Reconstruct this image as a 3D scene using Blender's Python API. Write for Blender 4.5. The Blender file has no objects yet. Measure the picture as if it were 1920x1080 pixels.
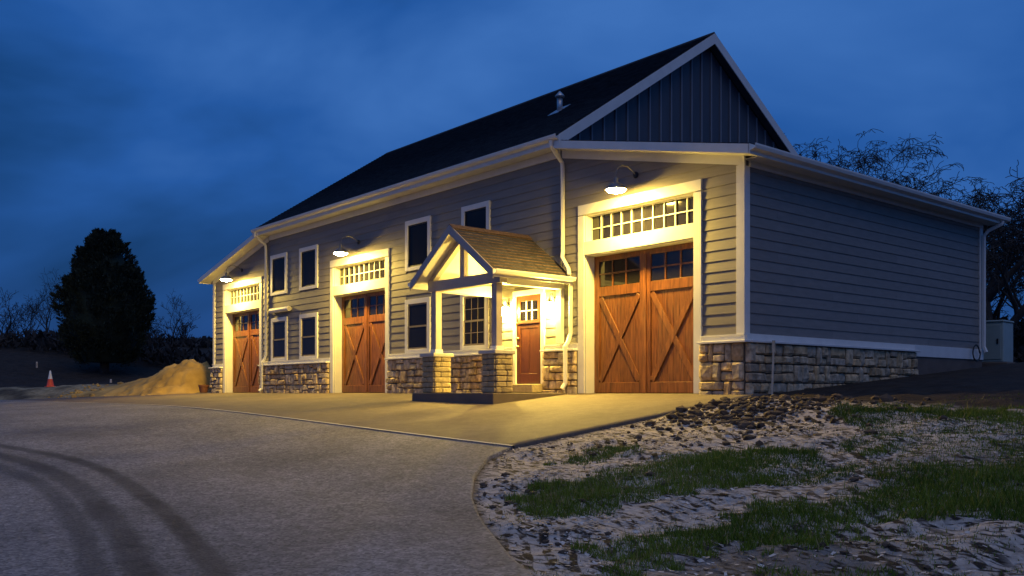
import bpy, bmesh, math, random
import numpy as np
from mathutils import Vector, Matrix
random.seed(7); RNG = np.random.default_rng(7)
scene = bpy.context.scene
COL = scene.collection
PI = math.pi
R = math.radians

# ------------------------------------------------------------------ camera
cam_d = bpy.data.cameras.new('camera'); CAM = bpy.data.objects.new('camera', cam_d); COL.objects.link(CAM)
CAM.location = (10.348, -14.411, 0.03)
CAM.rotation_euler = (PI/2, 0, R(49.87))
cam_d.sensor_width = 36; cam_d.lens = 36*1720/1920
cam_d.shift_y = (735-540)/1920
cam_d.clip_end = 3000
scene.camera = CAM

# ------------------------------------------------------------------ dusk sky
SUN_EL, SUN_AZ = 60.0, 122.0          # sky sun and added soft fill lamp come from behind the photographer (azimuth of the source, degrees from +Y clockwise)
SUN_STRENGTH = 0.36
w = bpy.data.worlds.new('World'); scene.world = w; w.use_nodes = True
nt = w.node_tree; N = nt.nodes; L = nt.links
bg = N['Background']
sky = N.new('ShaderNodeTexSky'); sky.sky_type = 'NISHITA'; sky.sun_disc = False
sky.sun_elevation = R(1.0); sky.sun_rotation = R(SUN_AZ); sky.ozone_density = 3.0
scl = N.new('ShaderNodeVectorMath'); scl.operation = 'SCALE'; scl.inputs['Scale'].default_value = 1.0
L.new(sky.outputs[0], scl.inputs[0])
tc = N.new('ShaderNodeTexCoord'); mp = N.new('ShaderNodeMapping'); mp.inputs['Scale'].default_value = (1.0, 1.0, 2.6); mp.inputs['Rotation'].default_value = (0.12, 0.1, 0.4)
mp.inputs['Location'].default_value = (7.3, 0.1, 2.2)
L.new(tc.outputs['Generated'], mp.inputs[0])
n1 = N.new('ShaderNodeTexNoise'); n1.inputs['Scale'].default_value = 1.7; n1.inputs['Detail'].default_value = 5; n1.inputs['Roughness'].default_value = 0.5; n1.inputs['Distortion'].default_value = 0.35
L.new(mp.outputs[0], n1.inputs['Vector'])
cr = N.new('ShaderNodeValToRGB'); e = cr.color_ramp.elements
e[0].position = 0.34; e[0].color = (0.025, 0.30, 1.15, 1)
e[1].position = 0.68; e[1].color = (0.32, 1.12, 3.4, 1)
m_ = cr.color_ramp.elements.new(0.5); m_.color = (0.11, 0.66, 2.5, 1)
L.new(n1.outputs['Fac'], cr.inputs[0])
mx = N.new('ShaderNodeMix'); mx.data_type = 'RGBA'; mx.inputs[0].default_value = 0.90
L.new(scl.outputs[0], mx.inputs[6]); L.new(cr.outputs[0], mx.inputs[7])
L.new(mx.outputs[2], bg.inputs[0]); bg.inputs[1].default_value = 0.15

sun_d = bpy.data.lights.new('fill_sun', 'SUN'); SUN = bpy.data.objects.new('fill_sun', sun_d); COL.objects.link(SUN)
sun_d.energy = SUN_STRENGTH; sun_d.angle = R(50); sun_d.color = (1.0, 0.84, 0.64)  # sun lamp added as soft warm fill over ground and walls
a_ = R(SUN_AZ); sv = Vector((math.sin(a_)*math.cos(R(SUN_EL)), math.cos(a_)*math.cos(R(SUN_EL)), math.sin(R(SUN_EL))))
SUN.rotation_euler = sv.to_track_quat('Z', 'Y').to_euler()

vs = scene.view_settings; vs.view_transform = 'Standard'; vs.look = 'None'; vs.exposure = 0; vs.gamma = 1; vs.use_curve_mapping = False
scene.cycles.use_denoising = True
scene.cycles.max_bounces = 6
scene.cycles.sample_clamp_indirect = 6

BARN_LIGHT = 1180.0
SCONCE = 2900.0
LAMP_COL = (1.0, 0.66, 0.11)

# ------------------------------------------------------------------ materials
MATS = {}
def node_mat(name):
    m = bpy.data.materials.new(name); m.use_nodes = True
    return m, m.node_tree.nodes, m.node_tree.links, m.node_tree.nodes['Principled BSDF']
def mat(name, col, rough=0.6, var=0.12, scale=6.0, stretch=(1,1,1), bump=0.0, bscale=None, metal=0.0, rand=0.0, spec=None, col2=None, detail=5):
    """base colour with object-space noise, per-object tint and bump"""
    m, n, l, p = node_mat(name)
    t = n.new('ShaderNodeTexCoord'); mp = n.new('ShaderNodeMapping'); mp.inputs['Scale'].default_value = stretch
    g = n.new('ShaderNodeNewGeometry')
    l.new(g.outputs['Position'], mp.inputs[0])
    ns = n.new('ShaderNodeTexNoise'); ns.inputs['Scale'].default_value = scale; ns.inputs['Detail'].default_value = detail
    l.new(mp.outputs[0], ns.inputs['Vector'])
    c = n.new('ShaderNodeValToRGB'); c.color_ramp.elements[0].position = 0.3; c.color_ramp.elements[1].position = 0.72
    a = [v*(1-var) for v in col]; b = [min(1, v*(1+var)) for v in (col2 or col)]
    c.color_ramp.elements[0].color = (*a, 1); c.color_ramp.elements[1].color = (*b, 1)
    l.new(ns.outputs['Fac'], c.inputs[0])
    out = c.outputs[0]
    if rand:
        oi = n.new('ShaderNodeObjectInfo'); hs = n.new('ShaderNodeHueSaturation')
        mr = n.new('ShaderNodeMapRange'); mr.inputs[3].default_value = 1-rand; mr.inputs[4].default_value = 1+rand
        l.new(oi.outputs['Random'], mr.inputs[0]); l.new(mr.outputs[0], hs.inputs['Value']); l.new(out, hs.inputs['Color']); out = hs.outputs[0]
    l.new(out, p.inputs['Base Color'])
    p.inputs['Roughness'].default_value = rough; p.inputs['Metallic'].default_value = metal
    if spec is not None: p.inputs['Specular IOR Level'].default_value = spec
    if bump:
        bn = n.new('ShaderNodeTexNoise'); bn.inputs['Scale'].default_value = bscale or scale*4; bn.inputs['Detail'].default_value = 6
        l.new(mp.outputs[0], bn.inputs['Vector'])
        b_ = n.new('ShaderNodeBump'); b_.inputs['Strength'].default_value = bump; b_.inputs['Distance'].default_value = 0.02
        l.new(bn.outputs['Fac'], b_.inputs['Height']); l.new(b_.outputs[0], p.inputs['Normal'])
    MATS[name] = m
    return m
def stone_hues():
    for nm in ('stone',):
        n = MATS[nm].node_tree.nodes; l = MATS[nm].node_tree.links; p = n['Principled BSDF']
        src = p.inputs['Base Color'].links[0].from_socket; oi = n.new('ShaderNodeObjectInfo')
        wn = n.new('ShaderNodeTexWhiteNoise'); wn.noise_dimensions = '1D'; l.new(oi.outputs['Random'], wn.inputs['W'])
        c = n.new('ShaderNodeValToRGB'); c.color_ramp.interpolation = 'CONSTANT'; e = c.color_ramp.elements
        e[0].position = 0; e[0].color = (1.05, 1.0, .92, 1); e[1].position = .35; e[1].color = (.90, .91, .94, 1)
        for ps, cl in ((.55, (1.12, .98, .78, 1)), (.75, (.97, .87, .75, 1)), (.88, (1.14, 1.11, 1.06, 1))): q = e.new(ps); q.color = cl
        l.new(wn.outputs['Value'], c.inputs[0]); m = n.new('ShaderNodeMix'); m.data_type = 'RGBA'; m.blend_type = 'MULTIPLY'; m.inputs[0].default_value = 1
        l.new(src, m.inputs[6]); l.new(c.outputs[0], m.inputs[7]); l.new(m.outputs[2], p.inputs['Base Color'])
def emit(name, col, s):
    m, n, l, p = node_mat(name)
    p.inputs['Base Color'].default_value = (0.8, 0.8, 0.8, 1)
    p.inputs['Emission Color'].default_value = (*col, 1); p.inputs['Emission Strength'].default_value = s
    MATS[name] = m; return m

mat('siding', (0.215, 0.198, 0.182), 0.62, 0.10, 3.0, (0.4, 1, 5), 0.12, 18, rand=0.07)
mat('wallboard', (0.20, 0.19, 0.185), 0.8, 0.1)
mat('trim', (0.70, 0.69, 0.66), 0.5, 0.05, 4)
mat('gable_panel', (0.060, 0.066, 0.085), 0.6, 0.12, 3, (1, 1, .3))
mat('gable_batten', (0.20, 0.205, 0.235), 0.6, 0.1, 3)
mat('door_wood', (0.145, 0.047, 0.011), 0.42, 0.38, 5.0, (5, 5, 0.5), 0.15, 30, rand=0.13, col2=(0.185, 0.066, 0.017))
mat('front_door', (0.085, 0.026, 0.007), 0.3, 0.25, 5.0, (5, 5, 0.5), 0.08, 30)
mat('stone', (0.37, 0.285, 0.18), 0.85, 0.35, 9, (1, 1, 1), 0.9, 14, rand=0.20, col2=(0.47, 0.385, 0.27))
mat('pier_stone', (0.34, 0.27, 0.16), 0.85, 0.2, 9, (1, 1, 1), 0.6, 20, rand=0.16)
mat('porch_timber', (0.36, 0.315, 0.305), 0.55, 0.08, 4)
mat('sash_tan', (0.20, 0.16, 0.115), 0.6, 0.1)
mat('mortar', (0.12, 0.10, 0.085), 0.95, 0.2, 20, (1, 1, 1), 0.4, 60)
mat('ledge', (0.50, 0.47, 0.42), 0.8, 0.1, 10, (1, 1, 1), 0.3, 40)
mat('shingle', (0.034, 0.032, 0.037), 0.85, 0.55, 7, (.5, 1, 1), 0.5, 80)
mat('porch_shingle', (0.125, 0.074, 0.045), 0.85, 0.35, 14, (1, 1, 1), 0.5, 90, rand=0.42)
mat('dark_metal', (0.03, 0.03, 0.032), 0.4, 0.1, metal=0.6)
mat('lamp_metal', (0.16, 0.16, 0.165), 0.35, 0.1, metal=0.5)
mat('vent_metal', (0.45, 0.46, 0.48), 0.4, 0.1, metal=0.7)
mat('slab_concrete', (0.13, 0.10, 0.08), 0.85, 0.15, 3, (1, 1, 1), 0.25, 45)
mat('edge_light_paint', (0.55, 0.50, 0.43), 0.8, 0.1)  # pale tone stands in for light on the apron edge
mat('bark', (0.035, 0.030, 0.027), 0.95, 0.3, 8, (1, 1, .3), 0.5, 20)
mat('cedar', (0.018, 0.028, 0.014), 0.9, 0.4, 1.5)
mat('brush', (0.030, 0.026, 0.024), 0.95, 0.4, 1.5)
mat('mound', (0.33, 0.205, 0.055), 0.95, 0.28, 1.1, (1, 1, 1), 0.9, 5, detail=8, col2=(0.44, 0.29, 0.09))
mat('clod', (0.085, 0.058, 0.038), 0.95, 0.4, 8, (1, 1, 1), 0.6, 40)
mat('flake', (0.62, 0.54, 0.45), 0.9, 0.35, 5, (1, 1, 1), 0.2, 40)
mat('cone_orange', (0.80, 0.09, 0.035), 0.5, 0.08)
mat('cone_white', (0.78, 0.76, 0.72), 0.45, 0.05)
mat('cabinet', (0.30, 0.36, 0.33), 0.5, 0.1, 2)
mat('terracotta', (0.14, 0.05, 0.03), 0.7, 0.2)
mat('rubber', (0.02, 0.022, 0.02), 0.6, 0.1)
mat('stake_wood', (0.42, 0.36, 0.28), 0.8, 0.2)
mat('fence_wood', (0.05, 0.045, 0.04), 0.9, 0.2)
mat('brass', (0.6, 0.45, 0.18), 0.3, 0.05, metal=1.0)
stone_hues()
emit('barn_glow', LAMP_COL, BARN_LIGHT)
emit('sconce_glow', (1.0, 0.69, 0.125), SCONCE)

def glass_mat(name='glass', spec=.55):
    m, n, l, p = node_mat(name)
    p.inputs['Base Color'].default_value = (0.016, 0.015, 0.017, 1); p.inputs['Roughness'].default_value = 0.07
    p.inputs['Specular IOR Level'].default_value = spec
    g = n.new('ShaderNodeNewGeometry'); ns = n.new('ShaderNodeTexNoise'); ns.inputs['Scale'].default_value = 1.6
    l.new(g.outputs['Position'], ns.inputs['Vector'])
    b = n.new('ShaderNodeBump'); b.inputs['Strength'].default_value = 0.05; b.inputs['Distance'].default_value = 0.03
    l.new(ns.outputs['Fac'], b.inputs['Height']); l.new(b.outputs[0], p.inputs['Normal'])
    MATS[name] = m
glass_mat(); glass_mat('screened_glass', .15)

def drive_mat():
    m, n, l, p = node_mat('chip_seal')
    g = n.new('ShaderNodeNewGeometry')
    a = n.new('ShaderNodeTexNoise'); a.inputs['Scale'].default_value = 0.55; a.inputs['Detail'].default_value = 9; a.inputs['Roughness'].default_value = 0.66
    v = n.new('ShaderNodeTexVoronoi'); v.inputs['Scale'].default_value = 38
    b = n.new('ShaderNodeTexNoise'); b.inputs['Scale'].default_value = 9; b.inputs['Detail'].default_value = 8
    for x in (a, v, b): l.new(g.outputs['Position'], x.inputs['Vector'])
    c1 = n.new('ShaderNodeValToRGB'); c1.color_ramp.elements[0].position = .32; c1.color_ramp.elements[1].position = .7
    c1.color_ramp.elements[0].color = (0.13, 0.118, 0.111, 1); c1.color_ramp.elements[1].color = (0.275, 0.254, 0.24, 1)
    l.new(a.outputs['Fac'], c1.inputs[0])
    c2 = n.new('ShaderNodeValToRGB'); c2.color_ramp.elements[0].position = .0; c2.color_ramp.elements[1].position = 1
    c2.color_ramp.elements[0].color = (0.42, 0.42, 0.42, 1); c2.color_ramp.elements[1].color = (1.5, 1.5, 1.5, 1)
    l.new(v.outputs['Color'], c2.inputs[0])
    c3 = n.new('ShaderNodeValToRGB'); c3.color_ramp.elements[0].position = .3; c3.color_ramp.elements[1].position = .7
    c3.color_ramp.elements[0].color = (0.72, 0.72, 0.72, 1); c3.color_ramp.elements[1].color = (1.2, 1.2, 1.2, 1)
    l.new(b.outputs['Fac'], c3.inputs[0])
    m1 = n.new('ShaderNodeMix'); m1.data_type = 'RGBA'; m1.blend_type = 'MULTIPLY'; m1.inputs[0].default_value = 1
    m2 = n.new('ShaderNodeMix'); m2.data_type = 'RGBA'; m2.blend_type = 'MULTIPLY'; m2.inputs[0].default_value = 1
    l.new(c1.outputs[0], m1.inputs[6]); l.new(c2.outputs[0], m1.inputs[7]); l.new(m1.outputs[2], m2.inputs[6]); l.new(c3.outputs[0], m2.inputs[7])
    # tyre wear: attribute holds how much dark rubber and damp soil the wheels left
    at = n.new('ShaderNodeAttribute'); at.attribute_name = 'tyre'
    nz = n.new('ShaderNodeMath'); nz.operation = 'MULTIPLY'; l.new(at.outputs['Fac'], nz.inputs[0]); l.new(c3.outputs[0], nz.inputs[1])
    m3 = n.new('ShaderNodeMix'); m3.data_type = 'RGBA'; m3.inputs[7].default_value = (0.032, 0.031, 0.032, 1)
    l.new(nz.outputs[0], m3.inputs[0]); l.new(m2.outputs[2], m3.inputs[6])
    l.new(m3.outputs[2], p.inputs['Base Color']); p.inputs['Roughness'].default_value = 0.85
    bp = n.new('ShaderNodeBump'); bp.inputs['Strength'].default_value = 0.3; bp.inputs['Distance'].default_value = 0.010
    l.new(v.outputs['Distance'], bp.inputs['Height']); l.new(bp.outputs[0], p.inputs['Normal'])
    MATS['chip_seal'] = m
drive_mat()

def concrete_mat():
    m, n, l, p = node_mat('concrete')
    g = n.new('ShaderNodeNewGeometry')
    def nz(s_, d, r_=.6):
        x = n.new('ShaderNodeTexNoise'); x.inputs['Scale'].default_value = s_; x.inputs['Detail'].default_value = d; x.inputs['Roughness'].default_value = r_; l.new(g.outputs['Position'], x.inputs['Vector']); return x.outputs['Fac']
    def rp(src, p0, a, p1, b):
        c = n.new('ShaderNodeValToRGB'); c.color_ramp.elements[0].position = p0; c.color_ramp.elements[1].position = p1; c.color_ramp.elements[0].color = (*a, 1); c.color_ramp.elements[1].color = (*b, 1); l.new(src, c.inputs[0]); return c.outputs[0]
    def mu(a, b):
        x = n.new('ShaderNodeMix'); x.data_type = 'RGBA'; x.blend_type = 'MULTIPLY'; x.inputs[0].default_value = 1; l.new(a, x.inputs[6]); l.new(b, x.inputs[7]); return x.outputs[2]
    c = rp(nz(.7, 8, .65), .3, (0.095, 0.072, 0.054), .72, (0.165, 0.130, 0.098))
    c = mu(c, rp(nz(5, 6), .3, (.78, .78, .78), .7, (1.15, 1.15, 1.15))); c = mu(c, rp(nz(45, 4), .3, (.72, .72, .72), .7, (1.22, 1.22, 1.22)))
    l.new(c, p.inputs['Base Color']); p.inputs['Roughness'].default_value = 0.85
    b = n.new('ShaderNodeBump'); b.inputs['Strength'].default_value = 0.3; b.inputs['Distance'].default_value = 0.012; l.new(nz(40, 5), b.inputs['Height']); l.new(b.outputs[0], p.inputs['Normal'])
    MATS['concrete'] = m
concrete_mat()

def ground_mat():
    m, n, l, p = node_mat('soil')
    g = n.new('ShaderNodeNewGeometry')
    def noise(s, d=6, r=.55, vec=None, dist=0):
        x = n.new('ShaderNodeTexNoise'); x.inputs['Scale'].default_value = s; x.inputs['Detail'].default_value = d; x.inputs['Roughness'].default_value = r; x.inputs['Distortion'].default_value = dist
        l.new(vec or g.outputs['Position'], x.inputs['Vector']); return x
    def ramp(src, p0, c0, p1, c1):
        c = n.new('ShaderNodeValToRGB'); c.color_ramp.elements[0].position = p0; c.color_ramp.elements[1].position = p1
        c.color_ramp.elements[0].color = (*c0, 1); c.color_ramp.elements[1].color = (*c1, 1); l.new(src, c.inputs[0]); return c.outputs[0]
    def mix(f, a, b):
        x = n.new('ShaderNodeMix'); x.data_type = 'RGBA'; l.new(f, x.inputs[0]); l.new(a, x.inputs[6]); l.new(b, x.inputs[7]); return x.outputs[2]
    def attr(nm):
        a = n.new('ShaderNodeAttribute'); a.attribute_name = nm; return a.outputs['Fac']
    def mul(a, b):
        x = n.new('ShaderNodeMath'); x.operation = 'MULTIPLY'; l.new(a, x.inputs[0]); l.new(b, x.inputs[1]); return x.outputs[0]
    soil = ramp(noise(3).outputs['Fac'], .3, (0.022, 0.017, 0.013), .7, (0.05, 0.038, 0.028))
    mulch = ramp(noise(14, 8).outputs['Fac'], .3, (0.37, 0.315, 0.255), .7, (0.64, 0.565, 0.48))
    mp = n.new('ShaderNodeMapping'); mp.inputs['Rotation'].default_value = (0, 0, R(32)); mp.inputs['Scale'].default_value = (2.2, 5.5, 3)
    l.new(g.outputs['Position'], mp.inputs[0])
    gap = ramp(noise(2.6, 4, .6, mp.outputs[0], .5).outputs['Fac'], .40, (0, 0, 0), .49, (1, 1, 1))
    straw = ramp(noise(5, 8).outputs['Fac'], .3, (0.20, 0.155, 0.08), .72, (0.46, 0.38, 0.23))
    mp2 = n.new('ShaderNodeMapping'); mp2.inputs['Rotation'].default_value = (0, 0, R(-52)); l.new(g.outputs['Position'], mp2.inputs[0])
    wv = n.new('ShaderNodeTexWave'); wv.inputs['Scale'].default_value = 1.75; wv.inputs['Distortion'].default_value = 1.6; wv.inputs['Detail'].default_value = 2; wv.inputs['Detail Scale'].default_value = 2.0; l.new(mp2.outputs[0], wv.inputs['Vector'])
    dash = ramp(wv.outputs['Fac'], .52, (1, 1, 1), .70, (0, 0, 0)); brk = ramp(noise(7, 3).outputs['Fac'], .44, (1, 1, 1), .52, (0, 0, 0)); zone = ramp(noise(.75, 3).outputs['Fac'], .46, (1, 1, 1), .56, (0, 0, 0))
    def mxm(a, b):
        x = n.new('ShaderNodeMath'); x.operation = 'MAXIMUM'; l.new(a, x.inputs[0]); l.new(b, x.inputs[1]); return x.outputs[0]
    cover = mul(gap, mxm(mxm(dash, brk), zone))
    c = mix(mul(attr('mulch'), cover), soil, mulch)
    c = mix(attr('straw'), c, straw)
    l.new(c, p.inputs['Base Color']); p.inputs['Roughness'].default_value = 0.95
    p.inputs['Specular IOR Level'].default_value = 0.2
    b = n.new('ShaderNodeBump'); b.inputs['Strength'].default_value = 0.9; b.inputs['Distance'].default_value = 0.03
    l.new(noise(22, 8, .65).outputs['Fac'], b.inputs['Height']); l.new(b.outputs[0], p.inputs['Normal'])
    MATS['soil'] = m
ground_mat()

def grass_mat():
    m, n, l, p = node_mat('grass_blade')
    a = n.new('ShaderNodeAttribute'); a.attribute_name = 'tone'
    c = n.new('ShaderNodeValToRGB'); c.color_ramp.elements[0].color = (0.045, 0.092, 0.005, 1); c.color_ramp.elements[1].color = (0.175, 0.235, 0.022, 1)
    q = c.color_ramp.elements; q[1].position = .78; z_ = q.new(.86); z_.color = (0.34, 0.27, 0.12, 1)
    l.new(a.outputs['Fac'], c.inputs[0]); l.new(c.outputs[0], p.inputs['Base Color']); p.inputs['Roughness'].default_value = 0.7
    p.inputs['Specular IOR Level'].default_value = 0.25
    MATS['grass_blade'] = m
grass_mat()

# ------------------------------------------------------------------ mesh helpers
def link(o, parent=None):
    COL.objects.link(o)
    if parent is not None: o.parent = parent
    return o
def empty(name, loc=(0, 0, 0), parent=None):
    o = bpy.data.objects.new(name, None); o.location = loc; o.empty_display_size = 0.3
    return link(o, parent)
def tag(o, label=None, cat=None, group=None, kind=None):
    if label: o['label'] = label
    if cat: o['category'] = cat
    if group: o['group'] = group
    if kind: o['kind'] = kind
    return o
class MB:
    def __init__(s): s.v = []; s.f = []
    def add(s, vs, fs):
        b = len(s.v); s.v += [tuple(x) for x in vs]; s.f += [tuple(i+b for i in f) for f in fs]; return s
    def box(s, x0, x1, y0, y1, z0, z1):
        return s.add([(x0,y0,z0),(x1,y0,z0),(x1,y1,z0),(x0,y1,z0),(x0,y0,z1),(x1,y0,z1),(x1,y1,z1),(x0,y1,z1)],
                     [(0,3,2,1),(4,5,6,7),(0,1,5,4),(1,2,6,5),(2,3,7,6),(3,0,4,7)])
    def hexa(s, p):   # 8 points: bottom 4 ccw, top 4 ccw
        return s.add(p, [(0,3,2,1),(4,5,6,7),(0,1,5,4),(1,2,6,5),(2,3,7,6),(3,0,4,7)])
    def prism(s, poly, axis, a, b):
        """poly: 2-D points; extruded along axis ('x': points are (y,z); 'y': points are (x,z))"""
        n = len(poly)
        def P(q, t): return (t, q[0], q[1]) if axis == 'x' else ((q[0], t, q[1]) if axis == 'y' else (q[0], q[1], t))
        vs = [P(q, a) for q in poly] + [P(q, b) for q in poly]
        fs = [tuple(range(n-1, -1, -1)), tuple(range(n, 2*n))] + [(i, (i+1) % n, n+(i+1) % n, n+i) for i in range(n)]
        return s.add(vs, fs)
    def bar(s, a, b, wd, th, up=(0, 0, 1)):
        """rectangular bar from a to b"""
        a = Vector(a); b = Vector(b); d = (b-a).normalized(); u = Vector(up); r = d.cross(u).normalized(); u = r.cross(d).normalized()
        r *= wd/2; u *= th/2
        return s.hexa([a-r-u, a+r-u, b+r-u, b-r-u, a-r+u, a+r+u, b+r+u, b-r+u])
    def tube(s, pts, radii, n=8, cap=True):
        pts = [Vector(p) for p in pts]
        if not hasattr(radii, '__len__'): radii = [radii]*len(pts)
        base = len(s.v); prev = None
        for i, p in enumerate(pts):
            d = (pts[min(i+1, len(pts)-1)]-pts[max(i-1, 0)]).normalized()
            if prev is None:
                u = d.orthogonal().normalized()
            else:
                u = (prev - d*prev.dot(d)).normalized()
            prev = u; r = d.cross(u)
            for k in range(n):
                a = 2*PI*k/n
                q = p + (u*math.cos(a)+r*math.sin(a))*radii[i]; s.v.append(tuple(q))
        for i in range(len(pts)-1):
            for k in range(n):
                s.f.append((base+i*n+k, base+i*n+(k+1) % n, base+(i+1)*n+(k+1) % n, base+(i+1)*n+k))
        if cap:
            s.f.append(tuple(base+k for k in range(n-1, -1, -1))); s.f.append(tuple(base+(len(pts)-1)*n+k for k in range(n)))
        return s
    def lathe(s, prof, c=(0, 0, 0), n=24):
        base = len(s.v)
        for r, z in prof:
            for k in range(n):
                a = 2*PI*k/n; s.v.append((c[0]+r*math.cos(a), c[1]+r*math.sin(a), c[2]+z))
        for i in range(len(prof)-1):
            for k in range(n):
                s.f.append((base+i*n+k, base+i*n+(k+1) % n, base+(i+1)*n+(k+1) % n, base+(i+1)*n+k))
        return s
    def mesh(s, name, m, smooth=False):
        me = bpy.data.meshes.new(name); me.from_pydata(s.v, [], s.f); me.validate()
        if m: me.materials.append(MATS[m])
        if smooth: me.polygons.foreach_set('use_smooth', [True]*len(me.polygons))
        bm = bmesh.new(); bm.from_mesh(me); bmesh.ops.recalc_face_normals(bm, faces=bm.faces); bm.to_mesh(me); bm.free()
        return me
    def build(s, name, m, parent=None, smooth=False, bevel=0, kind=None):
        o = bpy.data.objects.new(name, s.mesh(name, m, smooth)); link(o, parent)
        if bevel:
            b = o.modifiers.new('bevel', 'BEVEL'); b.width = bevel; b.segments = 1; b.limit_method = 'ANGLE'
        if kind: o['kind'] = kind
        return o
def np_mesh(name, verts, faces, m, smooth=False):
    me = bpy.data.meshes.new(name); nv = len(verts); nf = len(faces); k = faces.shape[1]
    me.vertices.add(nv); me.vertices.foreach_set('co', np.asarray(verts, np.float32).ravel())
    me.loops.add(nf*k); me.loops.foreach_set('vertex_index', np.asarray(faces, np.int32).ravel())
    me.polygons.add(nf); me.polygons.foreach_set('loop_start', np.arange(0, nf*k, k, dtype=np.int32))
    me.polygons.foreach_set('use_smooth', np.full(nf, smooth))
    me.update(); me.validate(); me.materials.append(MATS[m])
    return me
def fattr(me, name, vals):
    a = me.attributes.new(name, 'FLOAT', 'POINT'); a.data.foreach_set('value', np.asarray(vals, np.float32))
def inst(name, me, parent, loc, scale=(1, 1, 1), rot=(0, 0, 0)):
    o = bpy.data.objects.new(name, me); o.location = loc; o.scale = scale; o.rotation_euler = rot
    return link(o, parent)

# ------------------------------------------------------------------ terrain
def sm(t): t = np.clip(t, 0, 1); return t*t*(3-2*t)
def vnoise(x, y, s, seed=0):
    """smooth value noise on a lattice"""
    x = np.asarray(x, float)*s; y = np.asarray(y, float)*s
    xi = np.floor(x).astype(np.int64); yi = np.floor(y).astype(np.int64); fx = sm(x-xi); fy = sm(y-yi)
    def h(a, b):
        k = (a*374761393 + b*668265263 + seed*974711) & 0xffffffff
        k = ((k ^ (k >> 13))*1274126177) & 0xffffffff
        return ((k ^ (k >> 16)) & 0xffff)/65535.0
    return (h(xi, yi)*(1-fx)+h(xi+1, yi)*fx)*(1-fy) + (h(xi, yi+1)*(1-fx)+h(xi+1, yi+1)*fx)*fy
def base_h(x, y):
    x = np.asarray(x, float); y = np.asarray(y, float)
    q = np.maximum(-y, 0); g = np.where(q < 9, q, 9+.45*(q-9)); g = np.where(q > 22, 9+.45*13+.1*(q-22), g)
    f = -(.053+.087*sm((x+15)/21))*g
    b = (.02+.060*sm((x+6)/8))*np.minimum(np.maximum(y, 0), 16)
    return f+b
EA = np.array((-25.3, 0.0)); EN = np.array((-.584, .812))
def left_e(x, y): return (x-EA[0])*EN[0] + (y-EA[1])*EN[1]
def left_rise(x, y):
    e_ = left_e(x, y)
    return .52*sm(e_/3.0)*sm((-25.2-x)/1.5) + 2.65*sm((-x-38)/20) + 0.9*sm((y-22)/30)*sm((x+20)/20)
XR_Y = np.array([0.5, -0.5, -5.9, -6.72, -7.54, -8.29, -8.84, -9.31, -9.67, -9.95, -11.0, -12.6, -17.0, -60.0])
XR_X = np.array([.32, .32, .32, .72, 1.49, 2.4, 3.25, 4.08, 4.72, 5.3, 7.4, 11.0, 22.0, 60.0])
def xr(y): return np.interp(-np.asarray(y, float), -XR_Y, XR_X)
def xl(y): return -25.3 + np.minimum(y, 0)*(8.2/5.9)
def paved(x, y, pad=0.0):
    return (y < .3) & (x < xr(y)-pad) & (x > xl(y)+pad)
def ground_h(x, y):
    x = np.asarray(x, float); y = np.asarray(y, float)
    h = base_h(x, y) + left_rise(x, y)
    pv = paved(x, y, .12); ins = (x > -24.9) & (x < -.12) & (y > .12) & (y < 10.1)
    rough = (vnoise(x, y, .8, 1)-.5)*.10 + (vnoise(x, y, 2.7, 2)-.5)*.07 + (vnoise(x, y, 7, 3)-.5)*.028
    lawn = sm((x-xr(y)+.05)/.5)*(y < 14)
    h = h - .045 + rough*np.maximum(lawn, sm(left_e(x, y)/2)*(x < -25.3))
    # heap of dug-out soil by the corner
    h = h + .20*np.exp(-(((x-1.5)/1.0)**2+((y+1.75)/.75)**2)) + .12*np.exp(-(((x-3.2)/1.0)**2+((y+2.3)/.35)**2))
    h = h - .10*np.exp(-(((x-.75)/.45)**2+((y+.9)/.5)**2))
    h = np.where(pv, base_h(x, y)-.14, h)
    return np.where(ins, -.6, h)

def axis(fine0, fine1, step, mid0, mid1, mstep, far):
    a = list(np.arange(fine0, fine1, step))
    b = list(np.arange(fine1, mid1, mstep)); c = list(np.arange(fine0-mstep, mid0, -mstep))[::-1]
    hi = []; t = mid1; d = mstep
    while t < far: hi.append(t); d *= 1.35; t += d
    lo = []; t = mid0; d = mstep
    while t > -far: lo.append(t); d *= 1.35; t -= d
    return np.array(sorted(lo)+c+a+b+hi)
gx = axis(0.2, 9.5, .055, -62, 24, .6, 900); gy = axis(-10.4, 2.2, .055, -26, 24, .6, 900)
GX, GY = np.meshgrid(gx, gy); GZ = ground_h(GX, GY)
nx, ny = len(gx), len(gy); idx = np.arange(nx*ny).reshape(ny, nx)
F4 = np.stack([idx[:-1, :-1], idx[:-1, 1:], idx[1:, 1:], idx[1:, :-1]], -1).reshape(-1, 4)
me = np_mesh('ground', np.stack([GX, GY, GZ], -1).reshape(-1, 3), F4, 'soil', True)
X_, Y_ = GX.ravel(), GY.ravel()
lawn_m = (1-.65*sm((X_-4.6-.9*vnoise(X_, Y_, .6, 13))/1.5)*sm((vnoise(X_, Y_, .45, 14)-.25)/.3))*sm((X_-xr(Y_)+.1)/.3)*(X_ > .1)*sm((-.6-.12*X_-Y_+.9*vnoise(X_, Y_, .8, 9))/1.0)
straw_m = sm((left_e(X_, Y_)+.4)/.8)*(1-sm((left_e(X_, Y_)-2.4-1.6*vnoise(X_, Y_, .4, 5))/1.2))*(X_ < -25.2)*sm(1.4*vnoise(X_, Y_, 1.2, 6)+.15)
fattr(me, 'mulch', lawn_m); fattr(me, 'straw', straw_m)
ground = link(bpy.data.objects.new('ground', me)); tag(ground, 'dark soil and pale mulched ground around the building', kind='structure')

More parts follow.
